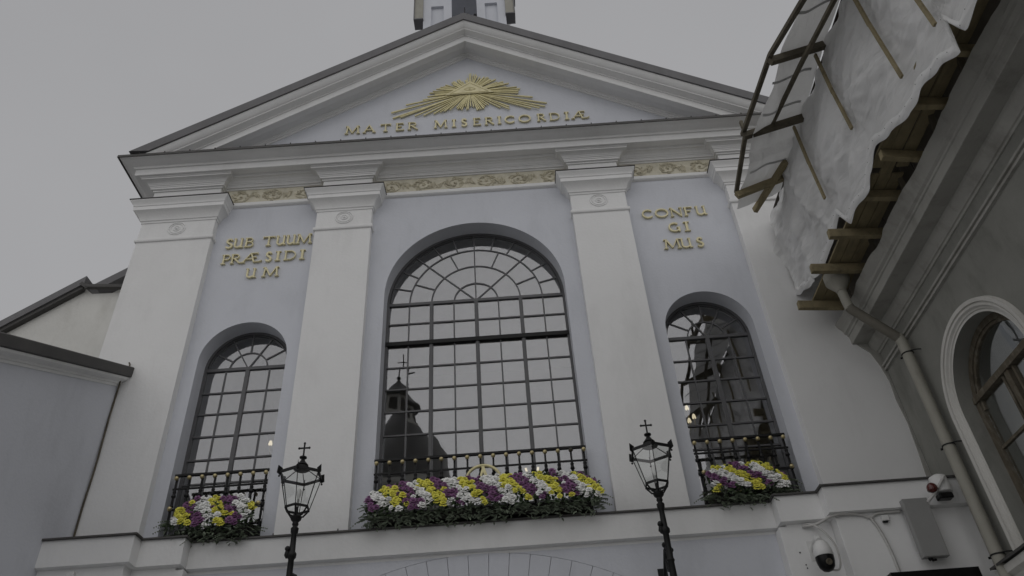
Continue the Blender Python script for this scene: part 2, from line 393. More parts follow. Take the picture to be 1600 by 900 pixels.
# frieze panels with scroll relief -------------------------------------------
def frieze(x0, x1):
    p = MB(); p.box(x0+.003, x1-.003, -.012, .004, 11.878, 12.232)
    fp = part('frieze_panel', p, 'frieze_cream', chapel)
    m = MB(); zc = 12.05; y = -.016; L = x1-x0-.1; k = max(2, round(L/.62)); st = L/k; rng = random.Random(int(x0*100))
    for i in range(k):
        cx = x0+.05+st*(i+.5); sg = 1 if i % 2 else -1
        if abs(cx) < .05 and k % 2 == 1:
            for q in range(10):
                a = 2*PI*q/10; m.tube([(cx+.03*math.cos(a), y, zc+.03*math.sin(a)), (cx+.085*math.cos(a), y-.012, zc+.085*math.sin(a)), (cx+.125*math.cos(a), y, zc+.125*math.sin(a))], [.010, .024, .006], 6)
            m.ball((cx, y-.01, zc), .032, 8, 5); continue
        dr = 1 if cx < 0 else -1
        pts = []; rad = []
        for q in range(34):
            t = q/33; a = dr*(PI*1.02 - t*PI*3.1)*sg + (0 if dr > 0 else PI); rr = .15*(1-t)**.8+.018
            pts.append((cx+rr*1.15*math.cos(a), y, zc+rr*.92*math.sin(a))); rad.append(.007+.008*(1-t))
        m.tube(pts, rad, 6)
        m.ball((cx, y-.006, zc), .026, 8, 5)
        for q in range(26):
            a = rng.uniform(0, 2*PI); r1 = rng.uniform(.07, .13); ln = rng.uniform(.05, .10); b = a+dr*sg*rng.uniform(.6, 1.3)
            c = Vector((cx+1.1*r1*math.cos(a), y-.002, zc+.9*r1*math.sin(a))); d = Vector((math.cos(b), 0, math.sin(b)*.9))*ln
            m.tube([c, c+d*.45+Vector((0, -.010, 0)), c+d], [.006, .016, .003], 5)
        e0 = Vector((cx+st*.42, y, zc-sg*.10))
        for q in range(17):
            a = rng.uniform(-.9, .9)+(PI/2)*sg; ln = rng.uniform(.08, .17); c = e0+Vector((rng.uniform(-.06, .06), 0, sg*rng.uniform(-.02, .06)))
            d = Vector((math.cos(a)*.8, 0, math.sin(a)))*ln
            m.tube([c, c+d*.5+Vector((.01, -.010, 0)), c+d+Vector((.02*dr, 0, 0))], [.007, .015, .003], 5)
    m.v = [(min(max(v[0], x0+.02), x1-.02), v[1], min(max(v[2], 11.89), 12.225)) for v in m.v]
    part('scroll_relief', m, 'frieze_relief', fp, smooth=50)
for x0, x1 in gaps: frieze(x0, x1)

# ledge ----------------------------------------------------------------------
lpath = [(-5.41, -.75), (-4.27, -.75), (-4.27, -.55), (-3.72, -.55), (-3.72, -.35), (3.72, -.35), (3.72, -.55), (4.27, -.55), (4.27, -.75), (6.0, -.75)]
lprof = [(-.9, 5.05), (-.08, 5.05), (-.078, 5.085), (-.03, 5.09), (-.015, 5.098), (0, 5.10), (0, 5.43), (-.9, 5.43)]
m = MB(); m.sweep(lprof, lpath); ledge = part('ledge', m, 'white_plaster', chapel)
m = MB(); m.sweep([(-.9, 5.432), (.012, 5.432), (.028, 5.424), (.034, 5.43), (.03, 5.453), (-.9, 5.53)], lpath); part('flashing', m, 'dark_zinc', ledge)
x = -3.5; cl = MB()
while x < 3.6: cl.box(x-.006, x+.006, -.386, -.372, 5.45, 5.475); x += .83
part('seam_clip', cl, 'dark_zinc', ledge)['kind'] = 'stuff'

# lower wall, arch of the gateway ---------------------------------------------
AC, AZ, AR = -.06, .97, 4.10
a0 = math.asin((2.75-AZ)/AR)
low = MB()
th = [PI/2 + .74*(1-2*i/30.) for i in range(31)]
outer_arc = [(AC+AR*math.cos(t), AZ+AR*math.sin(t)) for t in th]      # left to right
xl, xr = outer_arc[0], outer_arc[-1]
poly = [(-3.70, .0), (xl[0], .0)] + outer_arc + [(xr[0], .0), (3.70, .0), (3.70, 5.09), (-3.70, 5.09)]
low.holed(poly, [], -.27)
low.loop_wall([(xl[0], .0)] + outer_arc + [(xr[0], 0)], -.27, .2, closed=False)
part('lower_wall', low, 'blue_plaster', chapel)
nv = 23; ri = 3.35
for i in range(nv):
    t0 = PI/2+.74-1.48*i/nv-.0007; t1 = PI/2+.74-1.48*(i+1)/nv+.0007; ro_ = AR-.006
    q = [(AC+ro_*math.cos(t0+(t1-t0)*k/3), AZ+ro_*math.sin(t0+(t1-t0)*k/3)) for k in range(4)]
    q += [(AC+ri*math.cos(t1-(t1-t0)*k/3), AZ+ri*math.sin(t1-(t1-t0)*k/3)) for k in range(4)]
    m = MB(); m.prism(q, -.272-random.uniform(0, .002), .2); part('voussoir', m, 'blue_plaster', chapel)
m = MB(); pv = [(AC+ri*math.cos(t), AZ+ri*math.sin(t)) for t in th]
m.loop_wall([(pv[0][0], 0)] + pv + [(pv[-1][0], 0)], .2, 7.9, closed=False); part('passage_vault', m, 'white_plaster', chapel)
for x0, x1, y in ((-5.41, -4.35, -.67), (-4.35, -3.70, -.47), (3.70, 4.35, -.47), (4.35, 6.0, -.67)):
    m = MB(); m.box(x0, x1, y, .3, 0, 5.06); part('pedestal', m, 'white_plaster', chapel, bevel=.006)

# windows ---------------------------------------------------------------------
YG = .32
PANES = random.Random(3)
def pane(poly, par, y=YG, tilt=.008):
    ax, az = PANES.uniform(-tilt, tilt), PANES.uniform(-tilt, tilt)
    cx = sum(p[0] for p in poly)/len(poly); cz = sum(p[1] for p in poly)/len(poly)
    m = MB(); m.prism(poly, -.002, .002, lambda a, b, d: (a, y+d+ax*(a-cx)+az*(b-cz), b))
    part('pane', m, 'window_glass', par)
def ring_band(m, cx, cz, r, w, y0, y1, a0=0, a1=PI, n=40):
    pts = arc(cx, cz, r+w/2, a0, a1, n); qts = arc(cx, cz, r-w/2, a0, a1, n)
    for i in range(n):
        m.prism([pts[i], pts[i+1], qts[i+1], qts[i]], y0, y1)
def window(cx, hw, zs, zb, cols, thick, rows, rings, spokes, heavy):
    """cols: inner bar x offsets; rows: bar heights; rings: radii; spokes: (angle, r0, r1)"""
    m = MB(); y0, y1 = YG-.014, YG+.014; k = [0]
    def d():                                   # each bar a hair proud of the last
        k[0] += 1; return .0004*(k[0] % 9)
    m.box(cx-hw, cx-hw+.04, y0-.02, y1+.02, zb, zs); m.box(cx+hw-.04, cx+hw, y0-.02, y1+.02, zb, zs)
    ring_band(m, cx, zs, hw-.022, .044, y0-.02, y1+.02)
    ring_band(m, cx, zs, hw-.062, .012, y0-.008, y1)
    for c in cols:
        w = .062 if c in thick else .024
        m.box(cx+c-w/2, cx+c+w/2, y0-(.012 if c in thick else 0)-d(), y1, zb, zs-.02)
        if c in thick and len(thick) > 1: m.box(cx+c-.012, cx+c+.012, y0-.022, y0-.010, zb, zs-.04)
    for z in rows: m.box(cx-hw+.03, cx+hw-.03, y0-.004-d(), y1-.003, z-.012, z+.012)
    m.box(cx-hw+.01, cx+hw-.01, y0-.016, y1+.004, zs-.026, zs+.026)
    for r in rings: ring_band(m, cx, zs, r, .022, y0-d(), y1-.002)
    for a, r0, r1 in spokes:
        dx, dz = math.cos(a), math.sin(a); m.beam((cx+dx*r0, (y0+y1)/2-d(), zs+dz*r0), (cx+dx*r1, (y0+y1)/2-d(), zs+dz*r1), .022, .027, up=(0, 1, 0))
    w = part('window', m, 'frame_paint', chapel)
    for z0, z1 in heavy:
        h = MB(); h.box(cx-hw+.01, cx+hw-.01, y0-.04, y1+.006, z0, z1); part('transom', h, 'iron', w)
    xs = [-hw+.03] + list(cols) + [hw-.03]; zz = sorted([zb] + list(rows) + [zs])
    for i in range(len(xs)-1):
        for j in range(len(zz)-1):
            if zz[j+1] < 5.9: continue
            pane([(cx+xs[i], zz[j]), (cx+xs[i+1], zz[j]), (cx+xs[i+1], zz[j+1]), (cx+xs[i], zz[j+1])], w)
    rr = [0.001] + list(rings) + [hw-.05]
    for i in range(len(rr)-1):
        an = sorted({0.0, PI} | {a for a, r0, r1 in spokes if r0 < rr[i]+.03 and r1 > rr[i+1]-.06})
        for j in range(len(an)-1):
            n = max(2, int((an[j+1]-an[j])/.12))
            po = arc(cx, zs, rr[i+1], an[j], an[j+1], n)
            pi_ = [(cx, zs)] if i == 0 else list(reversed(arc(cx, zs, rr[i], an[j], an[j+1], n)))
            pane(po+pi_, w, tilt=.005)
    return w
P8 = .3725
cols = [round(-1.49+P8*i, 4) for i in range(1, 8)]
R1, R2, R3, R4 = .365, .745, 1.115, 1.47
D = R
sp = [(D(90), 0, R4), (D(45), 0, R4), (D(135), 0, R4)]
for a in (22.5, 67.5, 112.5, 157.5): sp.append((D(a), R2, R3))
for a in (15, 30, 60, 75, 105, 120, 150, 165): sp.append((D(a), R3, R4))
rows_c = [9.14, 8.30, 7.90, 7.505, 7.11, 6.72, 6.33, 5.94]
window(0, 1.49, 9.54, ZL+.02, cols, (cols[1], cols[3], cols[5]), rows_c + [8.74], (R1, R2, R3), sp, [(8.705, 8.775)])
ss = [(D(a), .30, .67) for a in (30, 60, 90, 120, 150)] + [(D(60), 0, .30), (D(120), 0, .30)]
sc_ = [-.345, 0.0, .345]
for cx in (WLx, WRx):
    window(cx, WSh, WSz, ZL+.02, sc_, (0.0,), [8.06, 7.69, 7.31, 6.93, 6.55, 6.17, 5.8], (.30,), ss, [])
# lamps glowing inside, seen through the side windows
def inner_lamp(x, y, z, lab):
    t = thing('candle_lamp', lab, 'lamp', (x, y, z), 'small warm lamps glowing inside the chapel windows')
    m = MB(); m.lathe([(.032, 0), (.034, .02), (.024, .06), (.012, .08)], (x, y, z), 8); part('shade', m, 'lamp_and_ray_glow', t, smooth=50)
    m = MB(); m.tube([(x, y, z), (x, y+.02, z-.12), (x, y+.15, z-.16)], .01, 6); part('arm', m, 'brass', t)
inner_lamp(-3.545, 1.5, 7.74, 'single small warm lamp glowing behind the left arched window')
inner_lamp(3.392, 1.5, 7.86, 'topmost small warm lamp glowing behind the right arched window')
inner_lamp(3.475, 1.5, 7.69, 'right lower warm lamp glowing behind the right arched window')
inner_lamp(3.385, 1.5, 7.62, 'left lower warm lamp glowing behind the right arched window')

# gold sunburst of the altar faintly visible behind the middle window
alt = thing('altar_sunburst', 'gilded fan of rays inside, some made to glow, seen through the lower middle window panes', 'altar ornament', (.75, 2.4, 6.9))
for i in range(13):
    a = R(15+150*i/12); m = MB(); c = Vector((.75, 2.4, 6.95)); d = Vector((math.cos(a), 0, math.sin(a)))
    m.beam(c+d*.10, c+d*(.50 if i % 2 else .40), .035, .02, up=(0, 1, 0)); part('ray', m, 'lamp_and_ray_glow' if 3 < i < 9 and i % 2 else 'gold', alt)  # some rays emit light so the gilding looks lit in the dark room

# belfry on the ridge -----------------------------------------------------------
BY, BX = .9, -.06
m = MB()
ol = [(BX-.315, 16.0), (BX+.315, 16.0)] + arc(BX, 20.5, .315, 0, PI, 20)
rec = []
for s in (-1, 1): rec.append([(BX+s*.68-.16, 17.2), (BX+s*.68+.16, 17.2), (BX+s*.68+.16, 19.44), (BX+s*.68-.16, 19.44)])
m.holed([(BX-1.03, 16.0), (BX+1.03, 16.0), (BX+1.03, 21.6), (BX-1.03, 21.6)], [ol]+rec, BY)
m.loop_wall(ol[1:], BY, BY+.35, closed=False)
for r_ in rec: m.loop_wall(r_, BY, BY+.07); m.holed(r_, [], BY+.07)
for s in (-1, 1):
    xa, xb = sorted((BX+s*1.03, BX+s*.83)); m.box(xa, xb, BY+.002, BY+1.998, 16, 18.9); m.box(xa, xb, BY+.002, BY+.45, 18.9, 21.6); m.box(xa, xb, BY+1.55, BY+1.998, 18.9, 21.6)
m.box(BX-.82, BX+.82, BY+.01, BY+1.99, 21.4, 21.58)
m.holed([(BX-1.03, 16.0), (BX+1.03, 16.0), (BX+1.03, 21.6), (BX-1.03, 21.6)], [ol], BY+2.0)
bel = part('belfry', m, 'blue_plaster', chapel, smooth=35)
for s in (-1, 1):
    q = MB(); q.sweep([(0, 21.35), (.05, 21.4), (.2, 21.52), (.25, 21.7), (0, 21.75)], [(BX-1.03, BY+2), (BX-1.03, BY), (BX+1.03, BY), (BX+1.03, BY+2)]) if s < 0 else q.lathe([(1.5, 21.75), (1.0, 22.4), (.5, 23.1), (.1, 23.8)], (BX, BY+1, 0), 8, PI/8)
    part('belfry_cornice' if s < 0 else 'belfry_roof', q, 'white_plaster' if s < 0 else 'zinc', bel)
for s in (-1, 1):
    q = MB(); xa, xb = BX+s*1.032, BX+s*1.25
    q.box(min(xa, xb), max(xa, xb), BY-.05, BY+.22, 18.86, 20.6)
    sh = part('side_buttress', q, 'pipe_paint', bel)
    q = MB(); q.box(min(xa, xb)-.012, max(xa, xb)+.012, BY-.07, BY+.24, 18.82, 18.857); q.box(xb-.012, xb+.012, BY-.075, BY-.052, 18.86, 20.6)
    part('trim', q, 'zinc', sh)
q = MB()
q.tube([(BX, BY+.12, 16.4), (BX, BY+.12, 19.49)], .012, 6)
q.box(BX-.10, BX+.09, BY+.08, BY+.16, 18.6, 19.17); q.box(BX-.31, BX-.102, BY+.08, BY+.16, 18.2, 19.06); q.box(BX+.092, BX+.31, BY+.08, BY+.16, 18.2, 19.04); q.ball((BX-.15, BY+.12, 19.10), .04); q.ball((BX+.26, BY+.12, 19.10), .05)
part('ironwork', q, 'iron', bel)

# ================================================================== GOLD INSCRIPTIONS
def arcp(cx, cz, rx, rz, a0, a1, n=10): return [(cx+rx*math.cos(R(a0+(a1-a0)*i/n)), cz+rz*math.sin(R(a0+(a1-a0)*i/n))) for i in range(n+1)]
T, t_ = .115, .065
def se(x, z, l=.32): return ([(x-l/2, z), (x+l/2, z)], .065)
GL = {
 'M': [([(.10, 0), (.17, 1)], T), ([(.17, 1), (.50, .08)], T), ([(.50, .08), (.84, 1)], t_), ([(.84, 1), (.91, 0)], T), se(.10, .03, .24), se(.90, .03, .24), se(.12, .97, .2), se(.88, .97, .2)],
 'A': [([(.08, 0), (.48, 1)], t_), ([(.48, 1), (.92, 0)], T), ([(.24, .36), (.76, .36)], t_), se(.10, .03, .26), se(.90, .03, .26)],
 'T': [([(.5, 0), (.5, 1)], T), ([(.04, .95), (.96, .95)], t_), ([(.04, .98), (.06, .82)], .07), ([(.96, .98), (.94, .82)], .07), se(.5, .03, .4)],
 'E': [([(.2, 0), (.2, 1)], T), ([(.05, .96), (.86, .96)], t_), ([(.2, .52), (.7, .52)], t_), ([(.05, .04), (.92, .04)], t_), ([(.92, .0), (.92, .16)], .06), ([(.86, 1.0), (.86, .84)], .06)],
 'F': [([(.2, 0), (.2, 1)], T), ([(.05, .96), (.92, .96)], t_), ([(.2, .52), (.74, .52)], t_), ([(.90, 1.0), (.90, .84)], .06), se(.2, .03, .4)],
 'R': [([(.2, 0), (.2, 1)], T), ([(.05, .96), (.5, .96)] + arcp(.5, .74, .3, .22, 80, -90), t_), ([(.5, .52), (.2, .52)], t_), ([(.42, .5), (.92, .02)], T), se(.2, .03, .34), se(.92, .03, .16)],
 'P': [([(.25, 0), (.25, 1)], T), ([(.05, .96), (.55, .96)] + arcp(.55, .70, .33, .26, 80, -90) + [(.25, .44)], t_), se(.25, .03, .44)],
 'B': [([(.2, 0), (.2, 1)], T), ([(.05, .96), (.5, .96)] + arcp(.5, .75, .28, .21, 80, -90) + [(.2, .54)], t_), ([(.5, .53)] + arcp(.52, .28, .34, .25, 90, -90) + [(.05, .04)], t_)],
 'I': [([(.5, 0), (.5, 1)], T*1.5), se(.5, .03, .95), se(.5, .97, .95)],
 'D': [([(.18, 0), (.18, 1)], T*.9), ([(.04, .96), (.45, .96)] + arcp(.45, .5, .46, .46, 85, -85, 14) + [(.04, .04)], t_)],
 'O': [(arcp(.5, .5, .44, .44, 0, 360, 28), .12)],
 'C': [(arcp(.52, .5, .46, .44, 48, 318, 20), .12), ([(.83, .90), (.85, .74)], .07)],
 'G': [(arcp(.5, .5, .44, .44, 48, 330, 20), .12), ([(.86, .02), (.86, .46)], .14), se(.82, .46, .3)],
 'S': [(arcp(.5, .73, .30, .23, 20, 200, 10) + [(.30, .60), (.70, .42)] + arcp(.48, .26, .34, .23, 25, -160, 12), .15)],
 'U': [([(.16, .97), (.16, .28)] + arcp(.44, .26, .28, .22, 180, 300, 8) + [(.80, .22)], T), ([(.80, 1), (.80, 0)], T), se(.14, .97, .26), se(.78, .97, .26), se(.90, .04, .2)],
 'N': [([(.14, 0), (.14, 1)], t_), ([(.12, .98), (.86, .02)], T), ([(.86, 0), (.86, 1)], t_), se(.14, .03, .26), se(.86, .97, .26), se(.10, .97, .2)],
 'Æ': [([(.04, 0), (.42, 1)], t_), ([(.42, 1), (.60, 0)], T), ([(.18, .36), (.52, .36)], t_), ([(.42, .96), (.74, .96)], t_), ([(.5, .52), (.70, .52)], t_), ([(.60, .04), (.86, .04), (.98, .16)], t_), ([(.74, 1), (.74, .85)], .05), se(.06, .03, .2)],
}
def ribbon(m, pts, w, fx, depth0, depth1, sx, sz):
    """pts in letter units; fx maps to x, z; width is in metres"""
    P = [Vector(fx(a, b)) for a, b in pts]; k = len(P)
    if k < 2: return
    vs = []
    for i in range(k):
        d0 = (P[i]-P[i-1]).normalized() if i else None; d1 = (P[i+1]-P[i]).normalized() if i < k-1 else None
        if d0 is None: d0 = d1
        if d1 is None: d1 = d0
        nn = Vector((-d0.y, d0.x)) + Vector((-d1.y, d1.x)); nn = nn/max(.5, nn.length_squared/2)
        for s in (-1, 1):
            q = P[i]+nn*s*w/2; vs += [(q.x, depth0, q.y), (q.x, depth1, q.y)]
    fs = []
    for i in range(k-1):
        a, b = i*4, i*4+4
        fs += [(a, b, b+2, a+2), (a+1, a+3, b+3, b+1), (a, a+1, b+1, b), (a+2, b+2, b+3, a+3)]
    fs += [(0, 2, 3, 1), ((k-1)*4, (k-1)*4+1, (k-1)*4+3, (k-1)*4+2)]
    m.add(vs, fs)
def letter(ch, x0, x1, z0, z1, par):
    m = MB(); h = z1-z0
    for i, (pts, w) in enumerate(GL[ch]):
        ribbon(m, pts, w*h, lambda a, b: (x0+(x1-x0)*a, z0+h*b), -.042-.0007*i, -.004, 1, 1)
    return part('letter', m, 'gold_letter', par)
i1 = thing('inscription', 'gilded raised letters reading SUB TUUM PRÆSIDIUM, left of the middle window', 'inscription', (-3.6, 0, 10.1), 'gilded inscriptions on the blue wall')
for row, (zb, zt, base, zx, sc) in {
    'SUBTUUM': (10.785, 11.0, -4.325, 105, .001112), 'PRÆSIDI': (10.425, 10.635, -4.335, 35, .00109), 'UM': (10.085, 10.285, -3.865, 420, .00109)}.items():
    spn = {'SUBTUUM': [(105,235),(235,390),(405,565),(690,885),(900,1060),(1062,1220),(1225,1465)],
           'PRÆSIDI': [(35,190),(180,345),(365,690),(730,840),(885,975),(1015,1225),(1270,1358)], 'UM': [(420,590),(682,938)]}[row]
    for ch, (a, b) in zip(row, spn): letter(ch, base+(a-zx)*sc, base+(b-zx)*sc, zb, zt, i1)
i2 = thing('inscription', 'gilded raised letters reading CONFUGIMUS, right of the middle window', 'inscription', (3.6, 0, 10.1), 'gilded inscriptions on the blue wall')
for row, (zb, zt, base, zx, sc) in {'CONFU': (10.825, 11.03, 2.986, 130, .001104), 'GI': (10.47, 10.68, 3.391, 545, .00105), 'MUS': (10.095, 10.30, 3.245, 490, .00108)}.items():
    spn = {'CONFU': [(130,310),(335,552),(575,780),(795,945),(982,1160)], 'GI': [(545,742),(795,898)], 'MUS': [(485,748),(745,935),(1000,1118)]}[row]
    for ch, (a, b) in zip(row, spn): letter(ch, base+(a-zx)*sc, base+(b-zx)*sc, zb, zt, i2)
i3 = thing('inscription', 'gilded raised letters reading MATER MISERICORDIÆ along the foot of the pediment', 'inscription', (0, 0, 13.6), 'gilded inscriptions on the blue wall')
k1 = .33771*.01262; X1 = lambda z: -2.425+(z-1064)*k1
k2 = .2125*.012645; X2 = lambda z: -.679+(z-370)*k2
for ch, f, a, b in [('M', X1, 1060, 1127), ('A', X1, 1143, 1200), ('T', X1, 1222, 1272), ('E', X1, 1292, 1334), ('R', X1, 1348, 1397),
    ('M', X2, 368, 464), ('I', X2, 498, 530), ('S', X2, 566, 614), ('E', X2, 652, 716), ('R', X2, 738, 810), ('I', X2, 834, 864), ('C', X2, 888, 968), ('O', X2, 990, 1082), ('R', X2, 1124, 1192), ('D', X2, 1214, 1298), ('I', X2, 1328, 1364), ('Æ', X2, 1383, 1512)]:
    letter(ch, f(a), f(b), 13.615, 13.835, i3)

# eye in a triangle with rays
em = thing('gilded_emblem', 'gilded triangle with an eye and a wide burst of rays in the pediment', 'emblem', (.04, -.03, 14.6))
tri = [(-.474, 14.568), (.549, 14.578), (.058, 14.985)]
m = MB(); m.prism(tri, -.076, -.060); tr_ = part('triangle', m, 'gold_letter', em, bevel=.008)
cxy = (sum(p[0] for p in tri)/3, sum(p[1] for p in tri)/3)
m = MB(); inn = [(cxy[0]+(p[0]-cxy[0])*.78, cxy[1]+(p[1]-cxy[1])*.78) for p in tri]
for i in range(3): m.beam((inn[i][0], -.077, inn[i][1]), (inn[(i+1)%3][0], -.077-.0005*i, inn[(i+1)%3][1]), .012, .012, up=(0, 1, 0))
part('border', m, 'gold', tr_)
m = MB(); ex, ez = .047, 14.715
m.tube([(ex-.12+.24*i/10, -.077, ez+.05*math.sin(PI*i/10)) for i in range(11)], .008, 6); m.tube([(ex-.12+.24*i/10, -.0775, ez-.04*math.sin(PI*i/10)) for i in range(11)], .008, 6)
m.ball((ex, -.066, ez+.005), .026, 10, 6); part('eye', m, 'gold', tr_)
tab = [(-90,.56),(-72,.60),(-58,.62),(-45,.80),(-36,1.10),(-29,1.36),(-22,1.70),(-18,1.66),(-11,1.28),(-4,1.08),(4,.98),(14,.82),(27,.68),(45,.60),(65,.58),(90,.61)]
def rl(a):
    for (a0_, l0), (a1_, l1) in zip(tab, tab[1:]):
        if a0_ <= a <= a1_: return l0+(l1-l0)*(a-a0_)/(a1_-a0_)
    return .6
rr_ = random.Random(11); ec = Vector((.045, 0, 14.66)); na = 84
for i in range(na):
    a = 360*i/na-180 + rr_.uniform(-1, 1); e = a if -90 <= a <= 90 else (180-a if a > 90 else -180-a)
    if i % 9 == 4 and not -40 < e < 5: continue
    if -48 < e < 8 and i % 5 == 0: a += 1.3
    L_ = rl(max(-90, min(90, e)))*rr_.choice((1, 1, .97, .92, .82))*((.985 if e < -4 else .86) if abs(a) > 90 else 1.02)
    if -27 < e < -15: L_ = rl(e)*rr_.uniform(.95, 1.03)
    d = Vector((math.cos(R(a)), 0, math.sin(R(a)))); pn = Vector((-d.z, 0, d.x)); w0, w1 = .007, rr_.uniform(.009, .015)
    y0 = -.012-rr_.uniform(0, .018); yf = y0-.028; c0 = ec+d*.08; c1 = ec+d*(L_-.02); c2 = ec+d*L_
    m = MB(); q = [c0-pn*w0, c1-pn*w1, c2, c1+pn*w1, c0+pn*w0]
    m.add([(p.x, yf, p.z) for p in q]+[(p.x, y0, p.z) for p in q], [(0,1,2,3,4),(9,8,7,6,5)]+[(j, j+5, (j+1)%5+5, (j+1)%5) for j in range(5)])
    part('ray', m, 'gold', em)

# ================================================================== RAILINGS
def railing(cx, hw, y, ztop, n, label, black=None, ends=True):
    t = thing('balcony_railing', label, 'railing', (cx, y, ZL+.08), 'iron window railings with brass balls')
    m = MB(); m.box(cx-hw, cx+hw, y-.022, y+.022, ztop-.016, ztop+.016); part('handrail', m, 'iron', t)
    zb = ZL+.10
    for z in (ztop-.20, ztop-.50, zb+.06):
        m = MB(); m.box(cx-hw, cx+hw, y-.010, y+.010, z-.012, z+.012); part('rail', m, 'iron', t)
    bb = MB(); bb.box(-.013, .013, -.013, .013, zb-.11, ztop-.017)
    bb.lathe([(.013, 0), (.034, .03), (.02, .07), (.026, .10), (.013, .13)], (0, 0, ztop-.34), 8); bb.lathe([(.013, 0), (.03, .015), (.013, .05)], (0, 0, ztop-.47), 8)
    me = mesh_of('baluster', bb, 'iron'); ba = MB(); ba.ball((0, 0, 0), .031, 14, 9)
    mb_ = mesh_of('ball', ba, 'brass', 80); md = mesh_of('ball', ba, 'dark_ball', 80)
    for i in range(n):
        x = cx-hw+.035+(2*hw-.07)*i/(n-1)
        link('baluster', me, t, (x, y, 0)); link('ball', md if i == black else mb_, t, (x, y-.030, ztop-.05))
    if ends:
        for s in (-1, 1):
            m = MB(); m.tube([(cx+s*(hw-.02), y, ztop-.52), (cx+s*(hw-.06), y-.05, ztop-.52), (cx+s*(hw-.06), y-.07, ztop-.52)], .011, 6); part('stay', m, 'iron', t)
            link('ball', mb_, t, (cx+s*(hw-.06), y-.09, ztop-.52))
    return t
railing(0, 1.475, -.10, 6.52, 17, 'long black iron railing with seventeen balls before the tall middle window', black=15, ends=False)
railing(WLx+.03, .66, .0, 6.555, 8, 'short black iron railing with brass balls before the left arched window')
railing(WRx-.03, .66, .0, 6.545, 8, 'short black iron railing with brass balls before the right arched window')
eg = thing('gilded_monogram', 'small gilded half-ring with a letter shape, above flowers on the middle railing', 'emblem', (.035, -.15, 6.05))
m = MB(); m.tube([(.035+.235*math.cos(PI*i/20), -.15, 6.10+.22*math.sin(PI*i/20)) for i in range(21)], .022, 8); part('ring', m, 'gold', eg, smooth=60)
m = MB(); m.beam((-.055, -.15, 5.98), (.045, -.15, 6.31), .028, .03, up=(0,1,0)); m.beam((.125, -.151, 5.98), (.03, -.151, 6.31), .04, .03, up=(0,1,0)); m.beam((-.02, -.149, 6.12), (.09, -.149, 6.12), .02, .03, up=(0,1,0))
part('letter_shape', m, 'gold', eg)

# ================================================================== FLOWERS
def head_mesh(mat, seed):
    rg = random.Random(seed); m = MB()
    for ring, (n, r, el, zz) in enumerate(((12, .054, .12, .0), (10, .045, .55, .008), (7, .029, 1.05, .015))):
        for i in range(n):
            a = 2*PI*(i+.5*ring)/n+rg.uniform(-.12, .12); rr = r*rg.uniform(.88, 1.1); w = .013
            d = Vector((math.cos(a), math.sin(a), 0)); s = Vector((-d.y, d.x, 0)); tip = d*rr*math.cos(el)+Vector((0, 0, zz+rr*math.sin(el)))
            mid = d*rr*.6*math.cos(el)+Vector((0, 0, zz+rr*.75*math.sin(el)+.006)); b = d*.006+Vector((0, 0, zz*.5))
            m.add([b, mid-s*w, tip-s*w*.5, tip+s*w*.5, mid+s*w], [(0, 1, 4), (1, 2, 3, 4)])
    return mesh_of('flower_head', m, mat, weld=False)
HEADS = {c: [head_mesh('petal_'+c, 20+i) for i in range(3)] for c in ('yellow', 'white', 'purple')}
def fern(m, p, d, L, rg):
    d = d.normalized(); up = Vector((0, 0, 1)); s = d.cross(up).normalized(); n = 9
    for i in range(1, n+1):
        t = i/n; c = p+d*L*t+Vector((0, 0, -.35*L*t*t)); ll = L*.30*(1-t*.8)*math.sin(PI*min(1, t*1.2+.15))+.012
        for sg in (-1, 1):
            e = c+s*sg*ll+d*ll*.6+Vector((0, 0, -.02)); q = c+d*.02
            m.add([c, (c+e)/2+d*.012, e, (c+e)/2-d*.008], [(0, 1, 2, 3)])
def leaf(m, p, d, L, w, rg):
    d = d.normalized(); s = d.cross(Vector((rg.uniform(-.4,.4), rg.uniform(-.4,.4), 1))).normalized(); nz = s.cross(d)
    a = p+d*L*.35+s*w; b = p+d*L*.35-s*w; c = p+d*L*.7+s*w*.8+nz*.006; e = p+d*L*.7-s*w*.8+nz*.006
    m.add([p, a, c, p+d*L-nz*.012, e, b], [(0, 1, 2, 3, 4, 5)])
